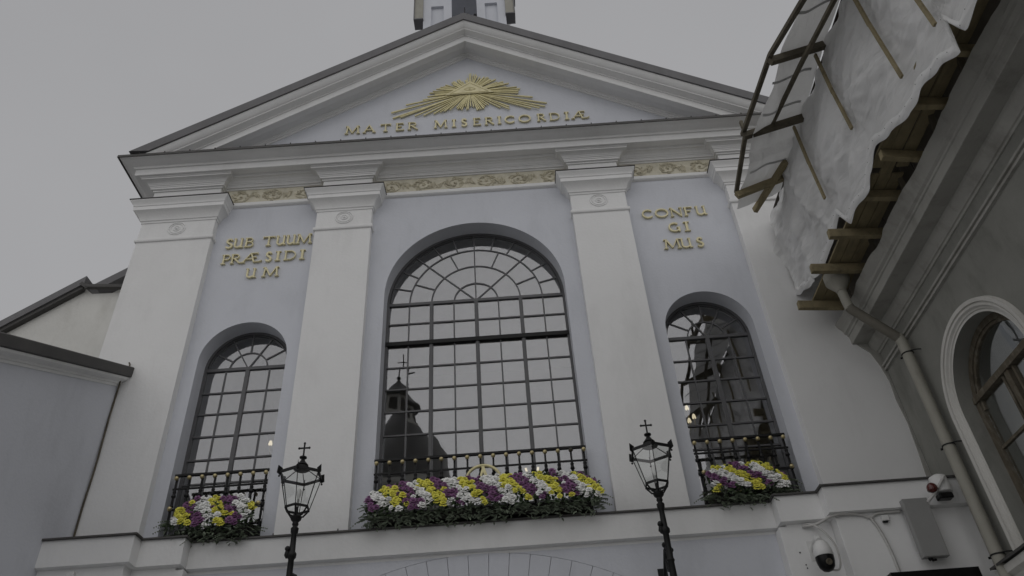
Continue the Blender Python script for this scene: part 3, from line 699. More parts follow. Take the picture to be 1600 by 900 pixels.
def flowers(cx, hw, ztop, zlow, yb, yf, nx, nr, period, shear, phase, order, label, seed, yoff=.0):
    rg = random.Random(seed)
    t = thing('flower_box', label, 'flower box', (cx, (yb+yf)/2, ZL+.08), 'boxes of chrysanthemums on the ledge')
    m = MB(); m.box(cx-hw*.93, cx+hw*.93, yf+.16, yb, ZL+.075, ZL+.20); part('trough', m, 'box_dark', t)
    fo = MB()
    def surf_pt(u, v):      # u across, v from the top back (0) to the low front (1)
        x = cx+hw*(2*u-1); bul = math.sin(PI*min(1, max(0, v*.95+.05)))*.05; ed = 1-abs(2*u-1)**6*.35
        return Vector((x, yb+(yf-yb)*v-bul, zlow+(ztop-zlow)*(1-v)*ed+(0 if ed > .99 else 0)))
    nrm = Vector((0, (zlow-ztop), (yf-yb))).normalized()
    if nrm.z < 0: nrm = -nrm
    if nrm.y > 0: nrm = Vector((0, -nrm.y, nrm.z))
    for i in range(nx):
        for j in range(nr):
            v = (j+.5+rg.uniform(-.25, .25))/nr; u = (i+.5+(.5 if j % 2 else 0)+rg.uniform(-.25, .25))/nx
            if u > 1 or (rg.random() < .06) or (v > .85 and rg.random() < .3): continue
            x = hw*(2*u-1)-shear*v+rg.uniform(-.02, .02); ci = int(math.floor((x/period+phase+rg.gauss(0, .035))*3)) % 3
            if rg.random() < .05: ci = rg.randrange(3)
            fr = ((x/period+phase)*3) % 1
            if fr < .07 and rg.random() < .5: continue       # green shows between the stripes
            p = surf_pt(u, v)+nrm*rg.uniform(.01, .05)
            o = link('flower_head', rg.choice(HEADS[order[ci]]), t, p)
            q = (nrm+Vector((rg.uniform(-.3, .3), rg.uniform(-.3, .2), rg.uniform(-.1, .3)))).normalized().to_track_quat('Z', 'Y').to_euler()
            o.rotation_euler = q; s_ = rg.uniform(.78, 1.2); o.scale = (s_, s_, s_)
    for i in range(int(900*hw)):
        u, v = rg.random(), rg.random(); p = surf_pt(u, v)-nrm*rg.uniform(-.028, .08)
        leaf(fo, p, Vector((rg.uniform(-1, 1), rg.uniform(-1, .1), rg.uniform(-.4, .9))), rg.uniform(.05, .09), rg.uniform(.014, .024), rg)
    o = part('leaves', fo, 'leaf_green', t); o['kind'] = 'stuff'
    fe = MB()
    for i in range(int(50*hw)):
        u = rg.random(); p = surf_pt(u, 1.0)+Vector((0, .05, -rg.uniform(.02, .10)))
        fern(fe, p, Vector((rg.uniform(-.9, .9), -1, rg.uniform(-.5, .35))), rg.uniform(.14, .27), rg)
    for s in (-1, 1):
        for i in range(9):
            p = Vector((cx+s*hw*.93, rg.uniform(yf, yb), zlow+rg.uniform(-.08, .2))); fern(fe, p, Vector((s, rg.uniform(-.9, .2), rg.uniform(-.3, .5))), rg.uniform(.14, .26), rg)
    for i in range(int(330*hw)):
        u = rg.random(); p = surf_pt(u, 1.0)+Vector((0, rg.uniform(-.02, .10), -rg.uniform(-.02, .19)))
        leaf(fe, p, Vector((rg.uniform(-1, 1), rg.uniform(-1, 0), rg.uniform(-.8, .5))), rg.uniform(.06, .11), rg.uniform(.012, .022), rg)
    o = part('ferns', fe, 'fern_green', t); o['kind'] = 'stuff'
flowers(.03, 1.53, 6.12, 5.60, -.16, -.49, 38, 9, .52, .34, .08, ('white', 'yellow', 'purple'), 'long trough of striped yellow, purple and white chrysanthemums under the middle window', 1)
flowers(-3.55, .50, 6.12, 5.60, -.08, -.42, 12, 9, .50, .30, .30, ('yellow', 'purple', 'white'), 'short trough of chrysanthemums with ferns under the left arched window', 2)
flowers(3.52, .48, 6.08, 5.58, -.08, -.42, 12, 9, .50, .42, .75, ('yellow', 'purple', 'white'), 'short trough of chrysanthemums under the right arched window', 3)

# ================================================================== LANTERNS
def lantern(x, y, zb, label, rot):
    t = thing('wall_lantern', label, 'lantern', (x, y, 4.3), 'black hexagonal lanterns topped with crosses')
    rb, rt, zt, zc = .152, .270, zb+.435, zb+.53
    hexp = lambda r, z: [(x+r*math.cos(rot+PI/3*i), y+r*math.sin(rot+PI/3*i), z) for i in range(6)]
    b, a, c = hexp(rb, zb), hexp(rt, zt), hexp(.075, zc)
    fr, ft = MB(), MB()
    for i in range(6):
        j = (i+1) % 6
        fr.beam(b[i], b[j], .018, .026); ft.beam(a[i], a[j], .020, .034)
    part('base_rim', fr, 'iron', t); part('eaves_rim', ft, 'iron', t)
    for i in range(6):
        j = (i+1) % 6
        m = MB(); m.beam(b[i], a[i], .009, .009); part('bar', m, 'iron', t)
        m = MB(); m.beam(a[i], c[i], .008, .008); part('roof_bar', m, 'iron', t)
        m = MB(); m.add([b[i], b[j], a[j], a[i]], [(0, 1, 2, 3)]); part('pane', m, 'lantern_glass', t)
        m = MB(); m.add([a[i], a[j], c[j], c[i]], [(0, 1, 2, 3)]); part('roof_pane', m, 'lantern_glass', t)
        av = Vector(a[i]); dv = (av-Vector((x, y, zt))).normalized()
        m = MB(); m.add([av+dv*.0-Vector((0,0,.05)), av+dv*.035+Vector((0,0,.085)), av-dv*.03+Vector((0,0,.05)), av+dv*.045-Vector((0,0,.02))], [(0,3,1,2),(0,1,3),(0,2,1)]); m.ball(av+dv*.01-Vector((0,0,.06)), .014, 6, 4)
        part('corner_leaf', m, 'iron', t)
    m = MB(); m.lathe([(.09, 0), (.105, .010), (.102, .026), (.072, .040), (.066, .058), (.078, .066), (.046, .105), (.030, .125), (.022, .155), (.046, .168), (.046, .182), (.018, .195), (.010, .21)], (x, y, zc-.02), 14); part('cap', m, 'iron', t, smooth=40)
    zx = zc+.18
    m = MB(); m.box(x-.009, x+.009, y-.008, y+.008, zx, zx+.175); m.box(x-.062, x-.0092, y-.008, y+.008, zx+.100, zx+.117); m.box(x+.0092, x+.062, y-.008, y+.008, zx+.100, zx+.117)
    for p in ((x-.065, y, zx+.1085), (x+.065, y, zx+.1085), (x, y, zx+.176)): m.ball(p, .016, 8, 5)
    part('cross', m, 'iron', t)
    m = MB(); m.lathe([(.02, 0), (.024, .05), (.016, .06), (.015, .10)], (x, y, zb+.02), 8); part('lamp_socket', m, 'cabinet_grey', t)
    m = MB(); m.lathe([(.012, 0), (.028, .05), (.030, .10), (.02, .13), (.004, .15)], (x, y, zb+.12), 10); part('bulb', m, 'plastic_white', t, smooth=60)
    m = MB()
    for i in range(6):
        p = Vector(b[i]); q = Vector((x, y, zb-.10)); m.tube([p, p.lerp(q, .45)+Vector((0, 0, -.045)), p.lerp(q, .8)+Vector((0,0,-.02)), q], .011, 6)
    m.lathe([(.028, -.22), (.04, -.20), (.034, -.17), (.062, -.14), (.070, -.11), (.05, -.085), (.018, -.07), (.014, .03)], (x, y, zb), 12)
    part('base_cup', m, 'iron', t, smooth=45)
    m = MB(); zp = zb-.2
    m.lathe([(.04, 3.95-zp), (.044, 4.35-zp), (.038, -.75), (.05, -.73), (.038, -.70), (.036, -.42), (.054, -.40), (.058, -.36), (.038, -.33), (.032, -.12), (.046, -.10), (.049, -.05), (.030, -.03), (.028, 0)], (x, y, zp), 10)
    part('post', m, 'iron', t, smooth=45)
    m = MB()
    yw = -.272
    def scroll(zc0, s):
        pts = []
        for i in range(26):
            u = i/25; ang = s*(u*PI*2.6); r_ = .15*(1-u)+.02; pts.append((x, y+.17-r_*math.cos(ang)*.9, zc0+r_*math.sin(ang)))
        return pts
    m.tube(scroll(4.62, 1), .02, 6); m.tube(scroll(4.28, -1), .02, 6)
    m.tube([(x, y, 4.75), (x, y+.25, 4.80), (x, y+.5, 4.62), (x, yw, 4.5)], .022, 6); m.tube([(x, y, 4.15), (x, y+.3, 4.05), (x, yw, 4.2)], .022, 6)
    m.box(x-.06, x+.06, yw-.002, yw+.02, 4.0, 4.72)
    for q in range(6):
        m.ball((x+random.uniform(-.03, .03), y+random.uniform(.03, .09), 4.75+random.uniform(-.12, .1)), .034, 7, 5)
    m.ball((x-.05, y-.02, zb-.50), .035, 7, 5); m.lathe([(.003, -.06), (.03, -.02), (.02, .03)], (x-.055, y-.02, zb-.56), 7)
    part('bracket', m, 'iron', t, smooth=50)
    return t
lantern(-2.225, -.95, 5.535, 'black lantern with a cross between the left and middle windows', -PI/2+R(6))
lantern(2.205, -.95, 5.52, 'black lantern with a cross between the middle and right windows', -PI/2-R(4))

# ================================================================== SMALL FIXTURES
cc = thing('security_camera', 'white dome security camera with a black lens ball below the ledge', 'camera', (4.05, -.8, 4.4))
m = MB(); m.box(3.98, 4.08, -.475, -.462, 4.62, 4.86); m.tube([(4.04, -.47, 4.76), (4.04, -.62, 4.80), (4.03, -.74, 4.79), (4.02, -.80, 4.74)], [.04, .038, .042, .045], 10); part('arm', m, 'plastic_white', cc, smooth=40)
m = MB(); m.lathe([(.05, .17), (.085, .13), (.105, .06), (.112, 0), (.105, -.012)], (4.01, -.83, 4.56), 18); part('housing', m, 'plastic_white', cc, smooth=50)
m = MB(); m.lathe([(.104, .04), (.106, 0), (.103, -.05), (.088, -.11), (.055, -.15), (.01, -.165)], (4.01, -.83, 4.535), 18); part('lens_ball', m, 'plastic_black', cc, smooth=60)
m = MB(); m.lathe([(.036, 0), (.036, .02), (.026, .022), (.005, .012)], (0, 0, 0), 14); m.v = [(4.01+v[0], -.915-v[2]-.01, 4.455+v[1]) for v in m.v]; part('lens', m, 'timber_dark', cc)
m = MB(); m.ball((3.87, -.475, 4.73), .010, 6, 4); m.ball((3.90, -.475, 4.58), .009, 6, 4); m.ball((3.905, -.475, 4.54), .009, 6, 4); part('screw', m, 'iron', cc)
cb = thing('grey_cabinet', 'flat grey metal box mounted on the white wall below the ledge', 'box', (5.27, -.8, 4.45))
m = MB(); m.box(5.14, 5.445, -.845, -.758, 4.455, 5.165); part('case', m, 'cabinet_grey', cb, bevel=.006)
m = MB(); m.box(5.148, 5.437, -.850, -.8455, 4.463, 5.157); part('door', m, 'cabinet_grey', cb)
m = MB(); m.tube([(5.25, -.80, 4.455), (5.25, -.80, 4.425), (5.30, -.78, 4.44)], .014, 6); m.ball((5.22, -.8, 4.44), .02, 6, 4); m.box(5.2, 5.4, -.7575, -.671, 4.6, 4.68); m.box(5.2, 5.4, -.7575, -.671, 4.9, 4.98); part('gland', m, 'iron', cb)
sr = thing('alarm_siren', 'white alarm box with a round dark red lamp beside the drainpipe', 'alarm', (5.62, -.85, 5.2))
m = MB(); m.lathe([(.04, .20), (.10, .17), (.115, .05), (.105, -.03), (.06, -.05)], (5.66, -.86, 5.23), 16); part('housing', m, 'plastic_white', sr, smooth=40)
m = MB(); m.ball((5.50, -.95, 5.235), .062, 14, 9); m.lathe([(.06, 0), (.066, .015), (.06, .03)], (5.50, -.95, 5.20), 12); part('red_lamp', m, 'red_lens', sr, smooth=60)
m = MB(); m.box(5.55, 5.72, -.96, -.84, 5.10, 5.17); part('detector', m, 'plastic_black', sr, bevel=.015)
m = MB(); m.tube([(5.66, -.754, 5.3), (5.66, -.8, 5.3)], .03, 8); part('mount', m, 'plastic_white', sr)
jb = thing('junction_box', 'tiny white junction box between the cable and the grey cabinet', 'box', (4.93, -.7, 4.98))
m = MB(); m.box(4.885, 4.975, -.715, -.672, 4.965, 5.035); part('case', m, 'plastic_white', jb, bevel=.008)
m = MB(); m.box(4.89, 4.95, -.708, -.68, 4.945, 4.963); part('base', m, 'iron', jb)
jb = thing('junction_box', 'small white box under the ledge at the far left corner', 'box', (-5.0, -.7, 4.95))
m = MB(); m.box(-5.02, -4.92, -.72, -.672, 4.90, 5.04); part('case', m, 'plastic_white', jb, bevel=.008)
m = MB(); m.box(-5.0, -4.94, -.70, -.672, 4.86, 4.897); part('base', m, 'iron', jb)
def cable(name, pts, r, mat, label):
    P = [Vector(p) for p in pts]; out_ = []
    for i in range(len(P)-1):
        a, b, c, d = P[max(i-1, 0)], P[i], P[i+1], P[min(i+2, len(P)-1)]
        for k in range(6):
            t = k/6; out_.append(.5*((2*b)+(c-a)*t+(2*a-5*b+4*c-d)*t*t+(3*b-a-3*c+d)*t**3))
    out_.append(P[-1]); m = MB(); m.tube(out_, r, 7); o = link(name, mesh_of(name, m, mat, 60)); return tag(o, label, 'cable')
cable('camera_cable', [(4.06, -.80, 4.40), (4.17, -.74, 4.42), (4.24, -.68, 4.55), (4.24, -.66, 4.75), (4.16, -.60, 4.95), (4.06, -.52, 5.06), (3.98, -.49, 5.04)], .012, 'cable_grey', 'grey cable looping up from the dome camera to the ledge')
cable('trunk_cable', [(3.98, -.49, 5.04), (4.14, -.57, 5.03), (4.30, -.70, 5.07), (4.50, -.70, 5.08), (4.66, -.69, 5.06), (4.76, -.69, 5.02), (4.84, -.69, 5.06), (5.0, -.69, 5.07), (5.14, -.69, 5.07)], .018, 'cable_grey', 'thick grey cable arching below the ledge to the cabinet')
cable('drop_cable', [(4.76, -.69, 5.02), (4.82, -.69, 4.85), (4.86, -.69, 4.6), (4.87, -.69, 4.3), (4.87, -.69, 3.9)], .018, 'cable_grey', 'grey cable dropping down the wall beside the cabinet')
cable('siren_cable', [(5.43, -.86, 5.10), (5.50, -.93, 5.16), (5.60, -.99, 5.27), (5.68, -.99, 5.36)], .018, 'cable_grey', 'short pale cable crossing in front of the white alarm box')
cable('corner_cable', [(-5.385, -.165, 5.5), (-5.39, -.168, 6.1), (-5.38, -.165, 6.7), (-5.39, -.168, 7.4), (-5.385, -.17, 7.95), (-5.30, -.30, 8.12), (-5.27, -.24, 8.30), (-5.33, -.17, 8.42)], .013, 'timber_dark', 'dark cable in the corner where the left blue wall meets the pilaster')
sg_ = thing('black_signboard', 'black board edge at the bottom right below the grey cabinet', 'sign', (5.3, -.8, 4.0))
m = MB(); m.box(4.70, 5.72, -.83, -.70, 3.7, 4.315); part('board', m, 'plastic_black', sg_)
m = MB(); m.box(4.78, 5.64, -.836, -.831, 3.76, 4.20); part('panel', m, 'plastic_white', sg_)

# ================================================================== LEFT BUILDINGS
lb = thing('blue_side_building', 'blue grey side wall with a sloping dark metal verge at the left edge', 'building', (-8, -3, 0))
XW = -5.41; sl = .468
fx = lambda a, b, d: (d, a, b)
zt_ = lambda y: 8.01+sl*(y+.19)
m = MB(); m.prism([(PY+.0, 0), (PY+.0, zt_(PY)), (-5.2, zt_(-5.2)), (-5.2, 0)], XW, XW-.4, fx); m.box(-12, XW-.4, -5.2, -4.9, 0, zt_(-5.2)); part('wall', m, 'blue_plaster', lb)
def vsweep(prof, name, mat, par, y0=PY+.0, y1=-5.5, smooth=30):
    m = MB(); n = len(prof); vs = [(XW+o, y, zt_(y)+dz) for y in (y0, y1) for o, dz in prof]
    m.add(vs, [(j, (j+1) % n, n+(j+1) % n, n+j) for j in range(n)] + [tuple(range(n)), tuple(range(2*n-1, n-1, -1))]); return part(name, m, mat, par, smooth=smooth)
mo = vsweep([(-.05, -.02), (.012, -.015), (.02, .02), (.04, .03), (.048, .055), (.09, .075), (.125, .10), (.135, .135), (-.05, .14)], 'verge_moulding', 'white_plaster', lb)
vsweep([(-.05, .142), (.15, .142), (.168, .15), (.172, .30), (.16, .315), (-.05, .33)], 'flashing', 'dark_zinc', mo)
m = MB(); m.add([(XW-.05, PY, zt_(PY)+.325), (XW-.05, -5.5, zt_(-5.5)+.325), (-12, -5.5, zt_(-5.5)+.325), (-12, PY, zt_(PY)+.325)], [(0, 1, 2, 3)]); part('roof', m, 'zinc', lb)

gh = thing('white_gable_house', 'weathered white gable wall with a grey metal verge behind the left pilaster', 'house', (-8, 3, 0))
gz = lambda x: 10.38+.722*(x+6.78)
m = MB(); m.prism([(-14, 0), (-5.86, 0), (-5.86, 10.22), (-6.62, 10.24), (-6.78, gz(-6.78)), (-14, gz(-14))], .30, .9); part('wall', m, 'old_white', gh)
def gslab(x0, x1, off0, off1, y0, y1, f): 
    m = MB(); m.prism([(x0, f(x0)+off0), (x1, f(x1)+off0), (x1, f(x1)+off1), (x0, f(x0)+off1)], y0, y1); return m
vg = part('verge', gslab(-14, -6.74, -.02, .14, .17, 5, gz), 'zinc', gh)
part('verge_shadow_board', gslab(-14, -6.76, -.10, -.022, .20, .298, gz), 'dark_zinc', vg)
m = MB(); m.beam((-6.70, .2, 10.33), (-5.87, .2, 10.25), .08, .06); m.ball((-5.95, .2, 10.22), .035, 8, 5); m.beam((-6.80, .19, 10.40), (-6.66, .19, 10.29), .05, .06); part('gutter', m, 'dark_zinc', gh)
g2 = lambda x: 11.0+.668*(x+7.0)
m = MB(); m.prism([(-9, 8), (-5.9, 8), (-5.9, g2(-5.9)), (-9, g2(-9))], 1.25, 1.6); part('rear_wall', m, 'old_white', gh)
part('rear_verge', gslab(-9, -5.9, -.04, .15, 1.0, 4, g2), 'zinc', gh)

# ================================================================== RIGHT BUILDING
gb = thing('grey_green_building', 'shabby grey green building with crumbling stone cornice on the right', 'building', (9, -6, 0))
XG = 6.0
wl = MB(); WY, WZc, WR = -2.2, 5.94, .80
fy = lambda a, b, d: (d, a, b)
YN = -17
hole = [(WY-WR, 3.2), (WY+WR, 3.2)] + arc(WY, WZc, WR, 0, PI, 30)
wl.holed([(YN, 0), (-.16, 0), (-.16, 8.2), (YN, 8.2)], [hole], XG, fy); wl.loop_wall(hole, XG, XG+.32, True, fy)
wl.add([(XG, YN, 0), (14, YN, 0), (14, YN, 8.2), (XG, YN, 8.2)], [(0, 1, 2, 3)])
wl.box(XG+.003, 14, -.16, 0.0, 0, 8.2)
part('wall', wl, 'green_plaster', gb, smooth=35)
def jag(p, y, amp): return amp*(noise.noise(Vector((p*3.1, y*2.3, 5.5)))+.6*noise.noise(Vector((p*7.7, y*9.1, 1.5))))
cpf = [(0, 7.37), (.035, 7.375), (.04, 7.40), (.02, 7.41), (.02, 7.43), (.05, 7.435), (.055, 7.46), (.015, 7.475), (.0, 7.50),
       (.0, 7.66), (.02, 7.665), (.03, 7.69), (.05, 7.70), (.065, 7.735), (.10, 7.77), (.115, 7.80), (.12, 7.86), (.345, 7.868), (.352, 7.875), (.355, 8.0), (.372, 8.01), (.378, 8.035), (.41, 8.06), (.415, 8.10), (.44, 8.13), (.48, 8.18), (.50, 8.235), (.44, 8.25), (0, 8.25)]
m = MB(); n = len(cpf); ys = [-.10-.06*i for i in range(int(16.5/.06))]
for y in ys:
    for i, (o, z) in enumerate(cpf):
        j = jag(o, y, .018 if z > 8.12 else (.004 if z > 7.6 else .002))
        e = max(0, noise.noise(Vector((y*1.7, 3.3, 0))))*.07 if z > 8.15 and o > .3 else 0
        m.v.append((XG-o+abs(j)*1.2+e, y+(jag(z*3, 1, .05) if y == ys[0] else 0), z+j*.6))
m.f = [(i*n+j, (i+1)*n+j, (i+1)*n+j+1, i*n+j+1) for i in range(len(ys)-1) for j in range(n-1)] + [tuple(range(n))]
part('cornice', m, 'stone_trim', gb, smooth=28)
# window with moulded surround
sp_ = [(0, -.0), (.03, -.0), (.038, .014), (.055, .02), (.075, .045), (.10, .05), (.105, .03), (.118, .03), (.125, .055), (.17, .06), (.178, .0)]
m = MB(); path = [(WY+WR, 3.2), (WY+WR, WZc)] + arc(WY, WZc, WR, 0, PI, 36)[1:] + [(WY-WR, 3.2)]
n = len(sp_)
for i, (a, b) in enumerate(path):
    if i in (0, 1): dv = (1, 0)
    elif i == len(path)-1: dv = (-1, 0)
    else: l = math.hypot(a-WY, b-WZc); dv = ((a-WY)/l, (b-WZc)/l)
    m.v += [(XG-.002-h, a+dv[0]*o, b+dv[1]*o) for o, h in sp_]
m.f = [(i*n+j, (i+1)*n+j, (i+1)*n+j+1, i*n+j+1) for i in range(len(path)-1) for j in range(n-1)]
gw = part('window_surround', m, 'surround_white', gb, smooth=30)
XF = XG+.22
m = MB()
def fring(r, w, x0, x1):
    pts = arc(WY, WZc, r+w/2, 0, PI, 30); q = arc(WY, WZc, r-w/2, 0, PI, 30)
    for i in range(30): m.prism([pts[i], pts[i+1], q[i+1], q[i]], x0, x1, fy)
fring(WR-.035, .09, XF-.03, XF+.05); fring(WR-.10, .04, XF-.01, XF+.04)
for s in (-1, 1): m.prism([(WY+s*(WR-.08), 3.2), (WY+s*(WR+.01), 3.2), (WY+s*(WR+.01), WZc), (WY+s*(WR-.08), WZc)], XF-.03, XF+.05, fy)
m.prism([(WY-WR, 6.06), (WY+WR, 6.06), (WY+WR, 6.14), (WY-WR, 6.14)], XF-.05, XF+.052, fy)
m.prism([(WY-.045, 3.2), (WY+.045, 3.2), (WY+.045, 6.06), (WY-.045, 6.06)], XF-.035, XF+.045, fy)
for z in (5.45, 4.75): m.prism([(WY-WR, z-.018), (WY+WR, z-.018), (WY+WR, z+.018), (WY-WR, z+.018)], XF-.012, XF+.03, fy)
for s in (-1, 1): m.prism([(WY+s*.10, 3.2), (WY+s*.135, 3.2), (WY+s*.135, 6.06), (WY+s*.10, 6.06)], XF-.018, XF+.03, fy)
wo = part('window', m, 'wood_frame_old', gb)
for s in (-1, 1):
    for z0, z1 in ((4.77, 5.43), (5.47, 6.06), (4.1, 4.73)):
        q = MB(); ya, yb_ = sorted((WY+s*.12, WY+s*(WR-.09))); q.prism([(ya, z0), (yb_, z0), (yb_, z1), (ya, z1)], XF+.008, XF+.012, fy); part('pane', q, 'old_glass', wo)
q = MB(); q.prism([(WY-.70, 6.14), (WY+.70, 6.14)] + [p for p in arc(WY, WZc, WR-.11, .30, PI-.30, 24)], XF+.008, XF+.012, fy); part('pane', q, 'old_glass', wo)
q = MB(); q.box(XF+.5, XF+.55, WY-1.2, WY+1.2, 3, 7.2); part('inner_blind', q, 'interior_wall', wo)
m = MB(); m.sweep([(0, 4.02), (.06, 4.03), (.10, 4.10), (.16, 4.14), (.17, 4.22), (0, 4.24)], [(XG, -.9), (XG, YN)]); sc0 = part('string_course', m, 'surround_white', gb)
m = MB(); m.sweep([(0, 4.242), (.19, 4.242), (.21, 4.232), (.21, 4.26), (0, 4.30)], [(XG, -.9), (XG, YN)]); part('flashing', m, 'dark_zinc', sc0)
m = MB(); m.add([(5.62, -.2, 8.26), (5.62, YN, 8.26), (9.5, YN, 11.2), (9.5, -.2, 11.2), (13.5, YN, 8.26), (13.5, -.2, 8.26)], [(0, 1, 2, 3), (3, 2, 4, 5), (0, 3, 5), (1, 4, 2)]); part('roof', m, 'roof_board', gb)
# plaster patch where the two buildings meet
m = MB(); rg = random.Random(5); q = []
for i in range(9): q.append((6.0-.10-.06*i+rg.uniform(-.015, .015), 7.30-.05*i*rg.uniform(.2, 1)))
part('plaster_patch', MB().prism([(5.99, 5.5), (5.99, 8.2), (5.60, 8.15), (5.72, 7.85), (5.86, 7.70), (5.93, 7.45), (5.965, 7.2), (5.95, 6.9), (5.975, 6.5), (5.955, 6.1), (5.93, 5.75), (5.94, 5.5)], PY-.012, PY+.01), 'stone_trim', gb)

# drainpipe ---------------------------------------------------------------
dp = thing('drainpipe', 'grey painted drainpipe with funnel hopper bending down the green building', 'drainpipe', (5.85, -1.05, 0))
m = MB(); m.lathe([(.07, 0), (.075, .03), (.17, .17), (.175, .19), (.175, .30), (.165, .30), (.16, .19), (.05, .03)], (5.30, -1.10, 8.16), 20); part('hopper', m, 'pipe_paint', dp, smooth=40)
m = MB(); m.tube([(5.30, -1.10, 8.22), (5.315, -1.09, 7.99), (5.33, -1.08, 7.87)], .066, 14); part('pipe', m, 'pipe_paint', dp, smooth=50)
m = MB(); m.tube([(5.325, -1.085, 7.90), (5.35, -1.08, 7.85), (5.82, -1.055, 7.36), (5.845, -1.05, 7.32)], .068, 14); part('pipe', m, 'pipe_dark', dp, smooth=50)
m = MB(); m.tube([(5.835, -1.05, 7.37), (5.86, -1.05, 7.27), (5.86, -1.05, 7.1), (5.86, -1.05, 0.1)], .072, 14); part('pipe', m, 'pipe_paint', dp, smooth=50)
for z in (7.08, 5.72, 4.36):
    m = MB(); m.lathe([(.074, -.008), (.080, -.008), (.080, .008), (.074, .008)], (5.86, -1.05, z), 14); m.tube([(5.86, -1.13, z), (5.92, -1.16, z), (6.0, -1.16, z)], .008, 6); m.tube([(5.84, -.97, z), (5.80, -.95, z)], .014, 6); part('clamp', m, 'iron', dp)

# ================================================================== EAVES PLATFORM, FRAME AND TARPAULIN
pl = thing('eaves_platform', 'row of pale timber beams and boards jutting over the broken cornice', 'platform', (5.3, -3, 8.3))
rg = random.Random(9)
for i, y in enumerate((-.52, -1.36, -2.12, -2.80, -3.48, -4.28, -4.96, -5.7, -6.5)):
    m = MB(); xo = (4.88 if i < 3 else 5.14)+rg.uniform(-.02, .03); m.beam((xo, y+rg.uniform(-.02, .02), 8.39+rg.uniform(-.01, .02)), (5.95, y+rg.uniform(-.03, .03), 8.31), .075, .135); part('beam', m, 'timber', pl, bevel=.006)
for x0, z in ((5.20, 8.478), (5.355, 8.476), (5.52, 8.470)):
    for y0, y1 in ((-.35, -3.1), (-3.12, -7.5)):
        m = MB(); m.beam((x0+rg.uniform(-.01, .01), y0+rg.uniform(-.1, .1), z), (x0+rg.uniform(-.01, .01), y1, z), .145, .026); part('board', m, 'timber', pl)
for y in (-1.75, -2.9, -3.9, -4.7):
    m = MB(); m.beam((5.62, y, 8.30), (5.45, y-.35, 9.0), .06, .09); part('brace', m, 'timber_dark', pl)
for i in range(14):
    m = MB(); y = -.22-.52*i; m.box(5.74+rg.uniform(0, .02), 5.78, y-.255, y+.255, 8.262, 10.62); part('added_shade_board', m, 'roof_board', pl)  # boards added to shut out the sky and keep the hollow dark
m = MB(); m.add([(5.08, -.45, 10.47), (5.08, -7.6, 10.47), (6.4, -7.6, 10.70), (6.4, -.45, 10.70)], [(0, 1, 2, 3)]); part('added_shade_cover', m, 'roof_board', pl)  # lid added to block light from above, darkening the space behind the sheet

fr_ = thing('timber_frame', 'weathered timber outriggers and rails holding the white sheeting above the eaves', 'scaffold frame', (4.6, -3, 10.1))
BR = [((4.18, -1.33, 9.975), (5.03, -1.36, 10.29)), ((4.14, -2.33, 10.20), (5.03, -2.50, 10.33)), ((4.18, -3.72, 10.06), (5.03, -3.66, 10.42)), ((4.2, -4.95, 9.70), (5.03, -4.85, 10.3))]
for a, b in BR:
    m = MB(); m.beam(a, b, .075, .11); part('outrigger', m, 'timber_dark' if a[1] < -2 else 'timber', fr_, bevel=.005)
def rail(pts, w, h, mat):
    for a, b in zip(pts, pts[1:]):
        m = MB(); m.beam(a, b, w, h); part('rail', m, mat, fr_, bevel=.004)
rail([(4.2, -1.30, 10.06), (4.19, -2.36, 10.265)], .06, .06, 'timber_dark')
rail([(4.16, -2.28, 10.285), (4.19, -3.78, 10.12), (4.22, -5.05, 9.58), (4.25, -6.2, 9.3)], .06, .06, 'timber_dark')
rail([(4.55, -1.90, 10.41), (4.62, -3.62, 10.08), (4.66, -5.2, 9.66)], .05, .055, 'timber_dark')
m = MB(); m.beam((4.93, -1.72, 10.25), (4.62, -.78, 10.14), .07, .10); part('strut', m, 'timber', fr_, bevel=.005)
m = MB(); m.beam((4.20, -2.30, 10.33), (4.22, -2.25, 10.62), .045, .045); part('stub', m, 'timber_dark', fr_)
for y, z0, z1, x in ((-2.28, 8.92, 10.36, 4.955), (-3.50, 8.93, 10.40, 4.955), (-4.68, 8.38, 10.4, 4.955), (-5.43, 8.21, 10.4, 4.955)):
    m = MB(); m.beam((x-.02, y-.03, z1), (x+.01, y+.04, (z0+z1)/2), .05, .028, up=(1, 0, 0)); m.beam((x+.01, y+.035, (z0+z1)/2+.02), (x+.015, y+.03, z0), .046, .026, up=(1, 0, 0)); part('batten', m, 'timber', fr_)
m = MB(); m.beam((4.95, -1.87, 9.80), (4.955, -1.60, 9.54), .035, .025, up=(1, 0, 0)); part('batten', m, 'timber_dark', fr_)

